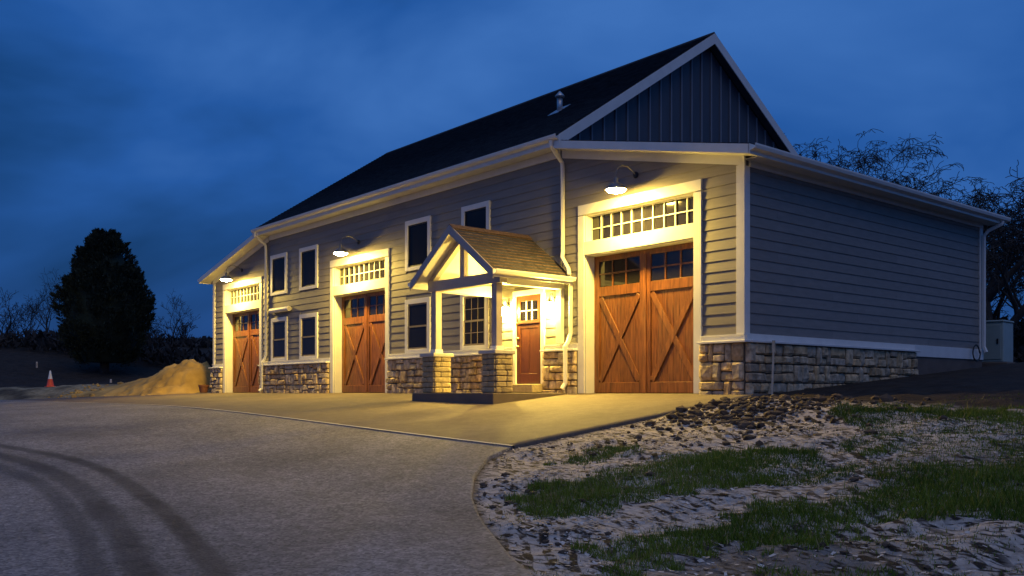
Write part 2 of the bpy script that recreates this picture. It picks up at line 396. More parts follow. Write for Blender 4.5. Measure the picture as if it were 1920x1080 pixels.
def strip(name, ys, matname, lift, skirt, ncol, extra=None, kind='structure'):
    V = []; rows = []
    for y in ys:
        x0, x1 = float(xl(y)), float(xr(y)); t = np.linspace(0, 1, ncol)
        xs = x0+(x1-x0)*t
        zs = base_h(xs, np.full(ncol, min(y, 0.0)))+lift
        rows.append((xs, np.full(ncol, y), zs))
    X = np.array([r[0] for r in rows]); Y = np.array([r[1] for r in rows]); Z = np.array([r[2] for r in rows])
    n0, n1 = X.shape
    Vt = np.stack([X, Y, Z], -1).reshape(-1, 3); id_ = np.arange(n0*n1).reshape(n0, n1)
    Fq = [np.stack([id_[1:, :-1], id_[1:, 1:], id_[:-1, 1:], id_[:-1, :-1]], -1).reshape(-1, 4)]
    # skirt down the right and front edges
    Vb = Vt.copy(); Vb[:, 2] -= skirt; o = n0*n1
    r = id_[:, -1]; Fq.append(np.stack([r[:-1], r[1:], r[1:]+o, r[:-1]+o], -1))
    l_ = id_[:, 0]; Fq.append(np.stack([l_[1:], l_[:-1], l_[:-1]+o, l_[1:]+o], -1))
    me = np_mesh(name, np.concatenate([Vt, Vb]), np.concatenate(Fq), matname, True)
    if extra: fattr(me, 'tyre', np.concatenate([extra(Vt[:, 0], Vt[:, 1])]*2))
    ob = link(bpy.data.objects.new(name, me)); tag(ob, kind=kind); return ob
apron = strip('concrete_apron', np.concatenate([np.arange(-5.92, 0, .2), [0, .3]]), 'concrete', 0.0, .16, 140)
apron['label'] = 'smooth concrete apron along the front of the building'
TR = [np.array([(-16, -12.0), (-6.27, -11.19), (-5.0, -10.71), (-2.9, -10.54), (.21, -10.89), (2.25, -11.27), (3.48, -11.58), (6, -12.2), (12, -14)]),
      np.array([(-16, -12.7), (-5.17, -11.41), (-3.84, -11.13), (-1.38, -11.23), (1.29, -11.62), (3.04, -12.0), (6, -12.8), (12, -14.7)]),
      np.array([(-16, -13.0), (-4.31, -11.72), (-3.05, -11.50), (-1.18, -11.56), (1.11, -11.92), (2.89, -12.3), (6, -13.2), (12, -15.1)])]
def tyre(x, y):
    out = np.zeros_like(x)
    for k, t in enumerate(TR):
        yc = np.interp(x, t[:, 0], t[:, 1]); 
        yc = np.mean([np.interp(x+d, t[:, 0], t[:, 1]) for d in (-.9, -.45, 0, .45, .9)], 0)
        wd = (.115, .15, .12)[k]*(.85+.4*vnoise(x, y, 5, 30+k)); d = np.abs(y-yc)/wd
        out = np.maximum(out, (.95, .9, .7)[k]*np.exp(-d**4.5)*(.65+.5*vnoise(x, y, 2.2, 4+k))*sm((x+9)/4+.35))
    return np.clip(out, 0, 1)
ys = np.concatenate([np.arange(-60, -14, 1.0), np.arange(-14, -9.4, .032), np.arange(-9.4, -5.95, .15), [-5.95]])
driveway = strip('driveway', ys, 'chip_seal', -.001, .10, 900, tyre)
driveway['label'] = 'grey chip seal driveway with dark curved tyre marks'
mb = MB(); xs = np.linspace(-33.4, .31, 120)
for a, b in zip(xs[:-1], xs[1:]):
    za, zb = float(base_h(a, -5.93)), float(base_h(b, -5.93))
    mb.add([(a, -5.975, za+.0005), (b, -5.975, zb+.0005), (b, -5.91, zb+.0045), (a, -5.91, za+.0045)], [(0, 1, 2, 3)])
mb.build('edge_light_strip', 'edge_light_paint', apron)  # painted strip for the light caught along the slab edge

# ------------------------------------------------------------------ the building
W = -25.05                     # x of the far corner; near corner is x = 0
DEPTH = 10.2
MX0, MX1 = -20.10, -4.95       # main block between the two lean-to wings
house = empty('garage_building')
tag(house, 'long grey barn-style garage building with white trim, wooden doors and lit porch', 'building')

EAVE_Z, RIDGE_Z, OV = 5.80, 9.43, .43
RY = DEPTH/2
SL = (RIDGE_Z-EAVE_Z)/(RY+OV)
LSL = .221
def lean_top(x):              # top of the right lean-to roof
    return 4.53 + LSL*(.43-x)
def mir(x): return W-x        # mirror about the centre of the facade

# openings in the facade
DOORS = [(-4.21, -1.15), (-15.47, -12.41), (mir(-1.15), mir(-4.21))]
CAS = .19
DZ, TZ0, TZ1, HZ = 3.07, 3.36, 3.97, 4.19
WIN_UP = [(-19.92, -18.68), (-17.75, -16.49), (-11.36, -10.13), (-8.73, -7.56)]
WIN_LO = [(-19.88, -18.65), (-17.74, -16.49), (-11.37, -10.15), (-8.78, -7.62)]
UZ0, UZ1 = 3.42, 4.83
LZ0, LZ1 = 1.12, 2.62
ENTRY = (-6.65, -5.52)        # outer casing of the entry door
ENTRY_Z = 2.46
BAND0, BAND1 = 1.0, 1.12

def wall_top(x):
    if x > MX1: return lean_top(x)-.16
    if x < MX0: return lean_top(mir(x))-.16
    return 5.56

# wall core: thick panels with the door openings left open
mb = MB()
cuts = sorted({W, MX0, MX1, 0.0, *[v for d in DOORS for v in d]})
T = .30
for a, b in zip(cuts[:-1], cuts[1:]):
    mid = (a+b)/2; d = [d for d in DOORS if d[0]-1e-6 <= mid <= d[1]+1e-6]
    za, zb = wall_top(a+1e-4), wall_top(b-1e-4)
    z0 = -.5
    if d:
        mb.box(a, b, .0, T, DZ+.012, TZ0-.012); z0 = TZ1+.012
    mb.hexa([(a, 0, z0), (b, 0, z0), (b, T, z0), (a, T, z0), (a, 0, za), (b, 0, zb), (b, T, zb), (a, T, za)])
core = mb.build('wall', 'wallboard', house)
mb = MB(); mb.box(-.2, 0, T+.002, DEPTH, -.5, 4.37); side_wall = mb.build('wall', 'wallboard', house)
mb = MB(); mb.box(W, W+.2, T+.002, DEPTH, -.5, 4.37); mb.build('wall', 'wallboard', house)
mb = MB(); mb.box(W+.21, -.21, DEPTH-.2, DEPTH-.003, -.5, 4.35); mb.box(MX0, MX1, DEPTH-.2, DEPTH-.003, 4.352, 5.5); mb.build('wall', 'siding', house)
# gable walls
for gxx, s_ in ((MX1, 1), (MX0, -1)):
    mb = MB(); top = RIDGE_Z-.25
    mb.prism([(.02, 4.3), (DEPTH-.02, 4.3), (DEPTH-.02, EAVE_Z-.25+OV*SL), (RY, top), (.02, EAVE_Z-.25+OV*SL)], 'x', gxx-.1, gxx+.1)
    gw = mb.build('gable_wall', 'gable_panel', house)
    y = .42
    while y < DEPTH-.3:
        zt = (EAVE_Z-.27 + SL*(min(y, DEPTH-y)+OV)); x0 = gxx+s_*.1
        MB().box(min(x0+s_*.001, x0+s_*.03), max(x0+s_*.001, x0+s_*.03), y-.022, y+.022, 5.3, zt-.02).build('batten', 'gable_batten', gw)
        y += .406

# --- lap siding: every board its own piece
EXPO = .205
def board_mesh(name):
    m_ = MB()     # unit length along x, wedge section, outer face to -y
    prof = [(0.0, -.003), (-.024, 0.0), (-.024, .006), (-.007, EXPO), (0.0, EXPO)]
    m_.prism(prof, 'x', 0, 1)
    return m_.mesh(name, 'siding')
BM = board_mesh('siding_board')
BLOCK = []        # (x0,x1,z0,z1) facade rectangles with no boards
for d in DOORS: BLOCK.append((d[0]-CAS, d[1]+CAS, -1, HZ))
for a, b in WIN_UP: BLOCK.append((a, b, UZ0, UZ1))
for a, b in WIN_LO: BLOCK.append((a, b, LZ0-.05, LZ1))
BLOCK.append((ENTRY[0], ENTRY[1], -1, ENTRY_Z))
far_boards = MB(); nboards = 0
def cut_spans(x0, x1, z0, z1):
    sp = [(x0, x1)]
    for a, b, c, d in BLOCK:
        if d <= z0+.03 or c >= z1-.03: continue
        new = []
        for p, q in sp:
            if b <= p or a >= q: new.append((p, q)); continue
            if a > p: new.append((p, a))
            if b < q: new.append((b, q))
        sp = new
    return [s for s in sp if s[1]-s[0] > .03]
def lay_boards(x0, x1, z0, ztop_fn, far=False):
    global nboards
    z = z0; r = 0
    while True:
        # run the row as far as the frieze lets it
        xs = [x for x in np.linspace(x0, x1, 160) if ztop_fn(x) > z+.01]
        if not xs: break
        a, b = min(xs), max(xs)
        for p, q in cut_spans(a, b, z, z+EXPO):
            s = p; off = (3.1, 1.2, 4.0, 2.2)[r % 4]
            joints = [v for v in np.arange(x0+off, x1, 5.6) if p+.5 < v < q-.5]
            for e_ in joints+[q]:
                if far:
                    far_boards.add([(s+.001, 0, z-.004), (e_-.001, 0, z-.004), (e_-.001, -.03, z), (s+.001, -.03, z), (s+.001, 0, z+EXPO), (e_-.001, 0, z+EXPO), (e_-.001, -.008, z+EXPO), (s+.001, -.008, z+EXPO)],
                                   [(3, 2, 6, 7), (0, 1, 2, 3), (0, 3, 7, 4), (1, 5, 6, 2)])
                else:
                    inst('siding_board', BM, core, (s+.001, -.001, z), (e_-s-.002, 1, 1)); nboards += 1
                s = e_
        z += EXPO; r += 1
Z0S = BAND1-.006
lay_boards(MX1+.02, -.15, Z0S, lambda x: lean_top(x)-.34)
lay_boards(MX0+.02, MX1-.02, Z0S, lambda x: 5.40)
lay_boards(W+.15, MX0-.02, Z0S, lambda x: lean_top(mir(x))-.34, True)
o_ = far_boards.build('siding_board', 'siding', core); o_['kind'] = 'stuff'
# side wall boards (right lean-to), shared mesh turned to face +x
z = Z0S; r = 0
while z < 4.24:
    s = .16
    for e_ in [v for v in (.16+(2.9, 1.4, 3.9, .9)[r % 4]+np.array((0, 4.2, 8.4))) if v < DEPTH-.8]+[DEPTH-.14]:
        inst('siding_board', BM, side_wall, (.001, s+.001, z), (e_-s-.002, 1, 1), (0, 0, PI/2)); nboards += 1; s = e_
    z += EXPO; r += 1

# --- trim on the facade
def trim(name, *boxes, m='trim', bevel=.004, parent=None):
    b = MB()
    for q in boxes: b.box(*q)
    return b.build(name, m, parent or house, bevel=bevel)
# corner boards
trim('corner_board', (-.145, .045, -.045, -.002, 1.12, lean_top(0)-.33), (.002, .045, -.002, .13, 1.12, 4.27))
trim('corner_board', (W-.045, W+.145, -.045, -.002, 1.12, lean_top(0)-.33), (W-.045, W-.002, -.002, .13, 1.12, 4.27))
trim('corner_board', (.002, .045, DEPTH-.14, DEPTH+.04, 1.12, 4.27))
# frieze boards
trim('frieze_board', (MX0+.04, MX1-.03, -.055, -.003, 5.40, 5.57))
def sloped(name, fx, y0, y1, top_off, bot_off, x0, x1, m='trim'):
    b = MB(); za, zb = lean_top(x0), lean_top(x1)
    A, B = fx(x0), fx(x1)
    pts = [(A, za), (B, zb)]
    b.hexa([(A, y0, za-bot_off), (B, y0, zb-bot_off), (B, y1, zb-bot_off), (A, y1, za-bot_off), (A, y0, za-top_off), (B, y0, zb-top_off), (B, y1, zb-top_off), (A, y1, za-top_off)])
    return b.build(name, m, house)
ident = lambda x: x
for fx in (ident, mir):
    sloped('frieze_board', fx, -.052, -.004, .17, .345, MX1+.03, .045)
trim('frieze_board', (.004, .052, .135, DEPTH+.03, 4.27, 4.40))
trim('frieze_board', (W-.052, W-.004, .135, DEPTH+.03, 4.27, 4.40))

# --- stone base
SV = []
def stone_variant(k, name, m):
    rng = random.Random(100+k); n = 4; b = MB(); ids = {}
    us = [-.5, -.5+.16+rng.uniform(-.05, .05), .5-.16+rng.uniform(-.05, .05), .5]
    for j in range(n):
        for i in range(n):
            u, v = us[i], us[j]
            edge = (i in (0, 3)) + (j in (0, 3))
            dpt = {0: rng.uniform(.78, 1.0), 1: rng.uniform(.5, .66), 2: rng.uniform(.3, .45)}[edge]
            if edge == 0: u += rng.uniform(-.08, .08); v += rng.uniform(-.08, .08)
            if edge == 2: u *= .93; v *= .92
            elif edge == 1: u += rng.uniform(-.02, .02); v += rng.uniform(-.03, .03)
            ids[i, j] = len(b.v); b.v.append((u, -dpt, v))
    for j in range(3):
        for i in range(3):
            b.f.append((ids[i, j], ids[i+1, j], ids[i+1, j+1], ids[i, j+1]))
    ring = [(i, 0) for i in range(3)]+[(3, j) for j in range(3)]+[(i, 3) for i in range(3, 0, -1)]+[(0, j) for j in range(3, 0, -1)]
    back = []
    for q in ring:
        x, y, z = b.v[ids[q]]; back.append(len(b.v)); b.v.append((x, 0, z))
    for t in range(len(ring)):
        u = (t+1) % len(ring); b.f.append((ids[ring[t]], back[t], back[u], ids[ring[u]]))
    return b.mesh(name, m, smooth=False)
SV = [stone_variant(k, 'stone', 'stone') for k in range(12)]
PV = [stone_variant(k+40, 'stone', 'pier_stone') for k in range(6)]
nst = 0
def stones(parent, length, z0, z1, place, rot=0, rows=(.15, .26), widths=(.17, .42), depth=.10, meshes=SV, ground_fn=None, merged=None, seed=0):
    """fills length x (z0..z1); place(u,z) gives the world point on the wall face"""
    rng = random.Random(seed); nb = max(1, round((z1-z0)/.325)); bh = (z1-z0)/nb; edges = [z0]
    for k in range(1, nb): edges.append(z0+bh*k+rng.uniform(-.035, .035))
    edges.append(z1)
    def lay(u, wd, zb, hh):
        global nst
        g = .018
        if ground_fn and zb+hh < ground_fn(u+wd/2): return
        P = place(u+wd/2, zb+hh/2); me = rng.choice(meshes); sc_ = (wd-g, depth*rng.uniform(.6, 1.3), hh-g)
        if merged is not None:
            rm = Matrix.Translation(P) @ Matrix.Rotation(rot, 4, 'Z') @ Matrix.Diagonal((*sc_, 1))
            merged.add([rm @ v.co for v in me.vertices], [tuple(p.vertices) for p in me.polygons])
        else:
            inst('stone', me, parent, P, sc_, (0, rng.uniform(-.035, .035), rot)); nst += 1
    for zb, zt in zip(edges[:-1], edges[1:]):
        h = zt-zb; u = 0.0
        while u < length-.01:
            wd = rng.uniform(.26, .62)
            if length-u-wd < .2: wd = length-u
            c = rng.random(); a = rng.uniform(.38, .62); q = rng.uniform(.35, .65)
            if wd < .28 or c < .12: lay(u, wd, zb, h) if wd < .4 else (lay(u, wd, zb, h*a), lay(u, wd, zb+h*a, h*(1-a)))
            elif c < .38: lay(u, wd, zb, h*a); lay(u, wd*q, zb+h*a, h*(1-a)); lay(u+wd*q, wd*(1-q), zb+h*a, h*(1-a))
            elif c < .60: lay(u, wd, zb+h*a, h*(1-a)); lay(u, wd*q, zb, h*a); lay(u+wd*q, wd*(1-q), zb, h*a)
            elif c < .78: lay(u, wd*.38, zb, h); lay(u+wd*.38, wd*.62, zb, h*a); lay(u+wd*.38, wd*.62, zb+h*a, h*(1-a))
            else: lay(u+wd*.64, wd*.36, zb, h); lay(u, wd*.64, zb, h*a); lay(u, wd*.64, zb+h*a, h*(1-a))
            u += wd
STONE_TOP = .955
segs = [(-.96+.004, .06), (-5.515, -4.40), (-12.215, -6.655), (-20.655, -15.665), (W-.06, -24.085)]
for k, (a, b) in enumerate(segs):
    z0 = -.12 if k == 0 else -.04
    bk = MB(); bk.box(a, b, -.075, -.002, z0-.3, STONE_TOP)
    sb = bk.build('stone_base', 'mortar', house)
    if k < 4:
        stones(sb, b-a, z0, STONE_TOP, lambda u, z, a=a: (a+u, -.076, z), seed=11+k)
    else:
        mg = MB(); stones(sb, b-a, z0, STONE_TOP, lambda u, z, a=a: (a+u, -.076, z), seed=11+k, merged=mg)
        q = mg.build('stone', 'stone', sb); q['kind'] = 'stuff'
    # ledge and band above it
    ext = .05 if k == 0 else 0; ex0 = -.05 if k == 4 else 0
    MB().box(a+ex0, b+ext+.06*(k == 0), -.20, -.002, STONE_TOP+.002, BAND0).build('ledge', 'trim', house, bevel=.006)
    MB().box(a+.002, b-.002 if k else .05, -.056, -.004, BAND0+.001, BAND1).build('water_table', 'trim', house, bevel=.004)
    MB().box(a+.004, b-.004 if k else .052, -.075, -.057, BAND1-.022, BAND1-.001).build('drip_cap', 'trim', house)
# right side stone, shallower as the bank rises, then bare foundation
bk = MB(); bk.box(.002, .075, .0, 6.5, -.6, STONE_TOP); sb = bk.build('stone_base', 'mortar', house)
stones(sb, 6.5+.07, -.12, STONE_TOP, lambda u, z: (.076, -.07+u, z), rot=PI/2, widths=(.2, .55), seed=31, ground_fn=lambda u: -.24+.085*u)
MB().box(.002, .20, -.0005, 6.56, STONE_TOP+.002, BAND0).build('ledge', 'trim', house, bevel=.006)
MB().box(.004, .056, .0, 6.56, BAND0+.001, BAND1+.01).build('water_table', 'trim', house, bevel=.004)
MB().box(.004, .058, 6.562, DEPTH+.03, .86, BAND1+.01).build('water_table', 'trim', house, bevel=.004)
MB().box(-.05, .03, 6.51, DEPTH, -.5, .858).build('foundation', 'slab_concrete', house)

# --- garage doors with transom windows
def garage_door(x0, x1):
    dy = .25; wd = x1-x0
    # casing, header, head
    trim('door_casing', (x0-CAS, x0, -.055, -.003, 0.0, HZ-.24))
    trim('door_casing', (x1, x1+CAS, -.055, -.003, 0.0, HZ-.24))
    trim('door_casing', (x0-CAS, x1+CAS, -.058, -.003, TZ1, HZ))
    trim('door_header', (x0+.001, x1-.001, -.050, -.003, DZ, TZ0))
    trim('door_jamb', (x0+.001, x0+.022, -.002, T, .0, DZ-.001)); trim('door_jamb', (x1-.022, x1-.001, -.002, T, .0, DZ-.001))
    trim('door_jamb', (x0+.023, x1-.023, -.002, T, DZ-.02, DZ-.001))
    trim('transom_jamb', (x0+.001, x0+.012, -.002, T, TZ0+.001, TZ1-.001)); trim('transom_jamb', (x1-.012, x1-.001, -.002, T, TZ0+.001, TZ1-.001))
    trim('transom_jamb', (x0+.0125, x1-.0125, -.002, .2, TZ0+.001, TZ0+.0105)); trim('transom_jamb', (x0+.0125, x1-.0125, -.002, .2, TZ1-.0105, TZ1-.001))
    # transom: 10 x 2 panes
    tw = MB(); y0 = .15; fr = .018; a, b, c, d = x0+.013, x1-.013, TZ0+.011, TZ1-.011
    tw.box(a, b, y0, y0+.04, c, c+fr); tw.box(a, b, y0, y0+.04, d-fr, d); tw.box(a, a+fr, y0, y0+.04, c+fr, d-fr); tw.box(b-fr, b, y0, y0+.04, c+fr, d-fr)
    tr = tw.build('transom_window', 'trim', house)
    cw = (b-a-2*fr)/10; chh = (d-c-2*fr)/2; mt = .019
    for i in range(1, 10):
        MB().box(a+fr+i*cw-mt/2, a+fr+i*cw+mt/2, y0+.004, y0+.034, c+fr, d-fr).build('muntin', 'trim', tr)
    MB().box(a+fr, b-fr, y0+.008, y0+.03, c+fr+chh-mt/2, c+fr+chh+mt/2).build('muntin', 'trim', tr)
    pm = None
    for i in range(10):
        for j in range(2):
            if pm is None: pm = MB().box(0, 1, 0, .006, 0, 1).mesh('pane', 'glass')
            inst('pane', pm, tr, (a+fr+i*cw+.003, y0+.04+.003*((i*7+j*3) % 3), c+fr+j*chh+.003), (cw-.006, 1, chh-.006), (random.uniform(-.004, .004), 0, random.uniform(-.006, .006)))
    MB().box(x0+.03, x1-.03, y0+.075, y0+.10, TZ0+.03, TZ1-.03).build('transom_backing', 'rubber', house)
    # two carriage leaves
    gd = empty('garage_door', (0, 0, 0), house)
    lw = (wd-.05)/2; st = .15; yb = dy
    gz0, gz1 = 2.36, 2.93; rail0 = 2.15; bot = .24
    plank = MB().box(0, 1, 0, .02, 0, 1).mesh('plank', 'door_wood'); pane = MB().box(0, 1, 0, .006, 0, 1).mesh('pane', 'glass')
    for s in (0, 1):
        L0 = x0+.025+s*(lw+.0); L1 = L0+lw-.004
        f = MB(); zt = DZ-.024
        f.box(L0, L0+st, yb, yb+.05, .012, zt); f.box(L1-st, L1, yb, yb+.05, .012, zt)
        f.box(L0+st, L1-st, yb+.001, yb+.049, .012, bot); f.box(L0+st, L1-st, yb+.001, yb+.049, rail0, gz0); f.box(L0+st, L1-st, yb+.001, yb+.049, gz1, zt)
        f.build('door_frame', 'door_wood', gd, bevel=.006)
        a, b = L0+st, L1-st; n = 8; pw = (b-a)/n
        for i in range(n):
            inst('plank', plank, gd, (a+i*pw+.003, yb+.034, bot), (pw-.006, 1, rail0-bot))
        # X brace
        for (za, zb) in ((bot, rail0), (rail0, bot)):
            br = MB(); A = Vector((a+.03, yb+.018, za+(.03 if za < zb else -.03))); B = Vector((b-.03, yb+.018, zb+(.03 if zb < za else -.03)))
            if za > zb: A.y += .003; B.y += .003
            br.bar(A, B, .03, .135, (0, 0, 1)) if False else None
            d = (B-A).normalized(); nrm = Vector((0, 1, 0)); s_ = d.cross(nrm)*.066
            h = .014
            br.hexa([A-s_-nrm*h, B-s_-nrm*h, B-s_+nrm*h, A-s_+nrm*h, A+s_-nrm*h, B+s_-nrm*h, B+s_+nrm*h, A+s_+nrm*h])
            br.build('brace', 'door_wood', gd, bevel=.004)
        # glazing 3 x 2
        cw = (b-a)/3; chh = (gz1-gz0)/2
        for i in range(3):
            for j in range(2):
                inst('pane', pane, gd, (a+i*cw+.01, yb+.03, gz0+j*chh+.01), (cw-.02, 1, chh-.02), (random.uniform(-.004, .004), 0, random.uniform(-.008, .008)))
        for i in (1, 2): MB().box(a+i*cw-.016, a+i*cw+.016, yb+.008, yb+.036, gz0, gz1).build('muntin', 'door_wood', gd)
        MB().box(a, b, yb+.012, yb+.034, gz0+chh-.016, gz0+chh+.016).build('muntin', 'door_wood', gd)
    MB().box(x0+.03, x1-.03, yb+.056, yb+.08, .01, DZ-.03).build('door_backing', 'rubber', gd)
    xm = (x0+x1)/2
    MB().box(xm-.045, xm+.045, yb-.022, yb-.001, .012, 2.95).build('astragal', 'door_wood', gd, bevel=.005)
    return gd
for d in DOORS: garage_door(*d)
MB().box(W+.05, -.05, .302, .33, 0, 4.2).build('inner_wall', 'rubber', house)

# --- windows
def window(x0, x1, z0, z1, style):
    w_ = MB(); t = .135; y0 = -.060
    w_.box(x0, x0+t, y0, -.003, z0, z1); w_.box(x1-t, x1, y0, -.003, z0, z1)
    w_.box(x0+t, x1-t, y0+.001, -.003, z1-t, z1); w_.box(x0+t, x1-t, y0+.001, -.003, z0, z0+.10)
    wi = w_.build('window', 'trim', house, bevel=.004)
    a, b, c, d = x0+t, x1-t, z0+.10, z1-t
    if style == 'fixed':
        f = MB(); s = .035
        f.box(a, a+s, -.035, -.004, c, d); f.box(b-s, b, -.035, -.004, c, d); f.box(a+s, b-s, -.034, -.004, c, c+s); f.box(a+s, b-s, -.034, -.004, d-s, d)
        f.build('sash', 'dark_metal', wi)
        MB().box(a+s, b-s, -.018, -.010, c+s, d-s).build('pane', 'screened_glass', wi)
    else:
        m_ = (c+d)/2; s = .045
        for k, (p, q, yy) in enumerate(((c, m_+.02, -.036), (m_-.02, d, -.024))):
            f = MB()
            f.box(a, a+s, yy-.012, yy+.010, p, q); f.box(b-s, b, yy-.012, yy+.010, p, q); f.box(a+s, b-s, yy-.011, yy+.009, p, p+s); f.box(a+s, b-s, yy-.011, yy+.009, q-s, q)
            f.build('sash', 'sash_tan', wi)
            MB().box(a+s, b-s, yy+.001, yy+.006, p+s, q-s).build('pane', 'screened_glass', wi)
            if style == 'grid':
                for i in (1, 2): MB().box(a+s+(b-a-2*s)*i/3-.008, a+s+(b-a-2*s)*i/3+.008, yy-.006, yy, p+s, q-s).build('muntin', 'sash_tan', wi)
                MB().box(a+s, b-s, yy-.005, yy-.001, (p+q)/2-.008, (p+q)/2+.008).build('muntin', 'sash_tan', wi)
for a, b in WIN_UP: window(a, b, UZ0, UZ1, 'fixed')
for k, (a, b) in enumerate(WIN_LO): window(a, b, LZ0, LZ1, 'grid' if k == 3 else 'sash')

# --- entry door
x0, x1 = ENTRY; t = .12
trim('entry_casing', (x0, x0+t, -.065, -.003, .22, ENTRY_Z), (x1-t, x1, -.065, -.003, .22, ENTRY_Z), (x0+t, x1-t, -.064, -.003, ENTRY_Z-t, ENTRY_Z))
ed = empty('entry_door', (0, 0, 0), house)
a, b, c, d = x0+t, x1-t, .235, ENTRY_Z-t
f = MB(); s = .14; y0, y1 = -.040, -.004
gz0, gz1 = 1.74, 2.20
f.box(a, a+s, y0, y1, c, d); f.box(b-s, b, y0, y1, c, d); f.box(a+s, b-s, y0+.001, y1, c, c+.24); f.box(a+s, b-s, y0+.001, y1, 1.55, gz0); f.box(a+s, b-s, y0+.001, y1, gz1, d)
f.build('door_frame', 'front_door', ed, bevel=.004)
for i in range(2):
    p = (b-a-2*s)/2; MB().box(a+s+i*p+.006, a+s+(i+1)*p-.006, y0+.012, y1, c+.24, 1.55).build('door_panel', 'front_door', ed, bevel=.004)
MB().box(a+.03, b-.03, y0-.03, y0-.001, 1.66, 1.70).build('door_shelf', 'front_door', ed, bevel=.004)
cw = (b-a-2*s)/3; chh = (gz1-gz0)/2
for i in range(3):
    for j in range(2): MB().box(a+s+i*cw+.004, a+s+(i+1)*cw-.004, y0+.02, y0+.026, gz0+j*chh+.004, gz0+(j+1)*chh-.004).build('pane', 'glass', ed)
for i in (1, 2): MB().box(a+s+i*cw-.014, a+s+i*cw+.014, y0+.004, y0+.030, gz0, gz1).build('muntin', 'trim', ed)
MB().box(a+s, b-s, y0+.006, y0+.028, gz0+chh-.012, gz0+chh+.012).build('muntin', 'trim', ed)
kn = MB(); kn.lathe([(.0, -.004), (.02, -.004), (.02, .012), (.012, .02), (.012, .04), (.03, .05), (.032, .065), (.02, .08), (0, .082)], n=14)
k_ = kn.build('knob', 'brass', ed, smooth=True); k_.location = (a+.07, y0, 1.13); k_.rotation_euler = (PI/2, 0, 0)
k2 = bpy.data.objects.new('deadbolt', MB().lathe([(0, 0), (.028, 0), (.028, .015), (.02, .02), (0, .02)], n=14).mesh('deadbolt', 'brass', True)); link(k2, ed); k2.location = (a+.07, y0, 1.32); k2.rotation_euler = (PI/2, 0, 0)
MB().box(x0-.03, x1+.03, -.46, -.066, .016, .215).build('step', 'pier_stone', house, bevel=.015)
MB().box(x0, x1, -.065, -.003, -.02, .219).build('threshold', 'ledge', house)

# --- main roof
def roof_slope(y_eave, z_eave, y_ridge, z_ridge, x0, x1, matname, parent, course=.14, th=.16, name='roof'):
    """stepped courses over a solid deck"""
    b = MB(); dy, dz = y_ridge-y_eave, z_ridge-z_eave; Ls = math.hypot(dy, dz); n = int(Ls/course)
    nrm = Vector((0, -dz, abs(dy))) if dy > 0 else Vector((0, dz, abs(dy))); nrm.normalize()
    P = lambda t, o: (y_eave+dy*t+nrm.y*o, z_eave+dz*t+nrm.z*o)
    prof = [P(0, -th)]
    for i in range(n):
        prof += [P(i/n, .022), P((i+1)/n, .0)]
    prof += [P(1, -th)]
    # deck as quads (avoid one huge ngon)
    for x in (x0, x1):
        pass
    for i in range(len(prof)-1):
        (ya, za), (yb, zb) = prof[i], prof[i+1]
        b.add([(x0, ya, za), (x1, ya, za), (x1, yb, zb), (x0, yb, zb)], [(0, 1, 2, 3)])
    a0, a1 = prof[0], prof[-1]
    b.add([(x0, *a0), (x1, *a0), (x1, *a1), (x0, *a1)], [(3, 2, 1, 0)])
    for x in (x0, x1):
        t0, t1 = P(0, 0), P(1, 0); b.add([(x, *a0), (x, *t0), (x, *t1), (x, *a1)], [(0, 1, 2, 3)])
    return b.build(name, matname, parent)
RX0, RX1 = MX0-.36, MX1+.36
roof = roof_slope(-OV-.03, EAVE_Z-.02, RY, RIDGE_Z, RX0, RX1, 'shingle', house)
roof_slope(DEPTH+OV, EAVE_Z, RY, RIDGE_Z, RX0, RX1, 'shingle', house)
MB().prism([(RY-.16, RIDGE_Z-.095), (RY, RIDGE_Z+.025), (RY+.16, RIDGE_Z-.095), (RY, RIDGE_Z-.02)], 'x', RX0-.004, RX1+.004).build('ridge_cap', 'shingle', roof)
# rake boards and rake soffits on both gables
for s_, xg in ((1, RX1), (-1, RX0)):
    for ys in (1, -1):
        b = MB()
        def YY(y): return y if ys > 0 else DEPTH-y
        x_a, x_b = sorted((xg+s_*.003, xg+s_*.03))
        e0 = (YY(-OV-.04), EAVE_Z-.04); r0 = (YY(RY-.001*1), RIDGE_Z-.025)
        b.prism([(e0[0], e0[1]-.26), (r0[0], r0[1]-.27), r0, (e0[0], e0[1])], 'x', x_a, x_b); b.build('rake_board', 'trim', house)
        b = MB(); xi, xo = sorted((xg-s_*.002, xg-s_*.24))
        b.prism([(YY(-OV+.02), EAVE_Z-.23), (YY(RY), RIDGE_Z-.23), (YY(RY), RIDGE_Z-.205), (YY(-OV+.02), EAVE_Z-.205)], 'x', xi, xo); b.build('rake_soffit', 'gable_panel', house)
# eave fascia, soffit, gutter
def gutter(name, axis_, a, b, off, z, sgn, parent=house):
    """K-style gutter; axis_ 'x' runs along x at y=off with its lip towards sgn"""
    prof = [(0, 0), (.105, .03), (.125, .085), (.125, .115), (.113, .115), (.113, .09), (.095, .04), (.008, .012), (.008, .115), (0, .115)]
    pts = [(off+sgn*u, z+v) for u, v in prof]
    m_ = MB(); m_.prism(pts, 'x' if axis_ == 'x' else 'y', a, b)
    return m_.build(name, 'trim', parent)
trim('fascia', (RX0+.01, RX1-.01, -OV-.005, -OV+.02, 5.55, 5.76)); trim('soffit', (RX0+.01, RX1-.01, -OV+.021, -.002, 5.575, 5.60))
gutter('gutter', 'x', RX0+.01, RX1-.01, -OV-.006, 5.655, -1)
trim('fascia', (RX0+.01, RX1-.01, DEPTH+OV-.02, DEPTH+OV+.005, 5.55, 5.74)); trim('soffit', (RX0+.01, RX1-.01, DEPTH+.002, DEPTH+OV-.021, 5.575, 5.60))
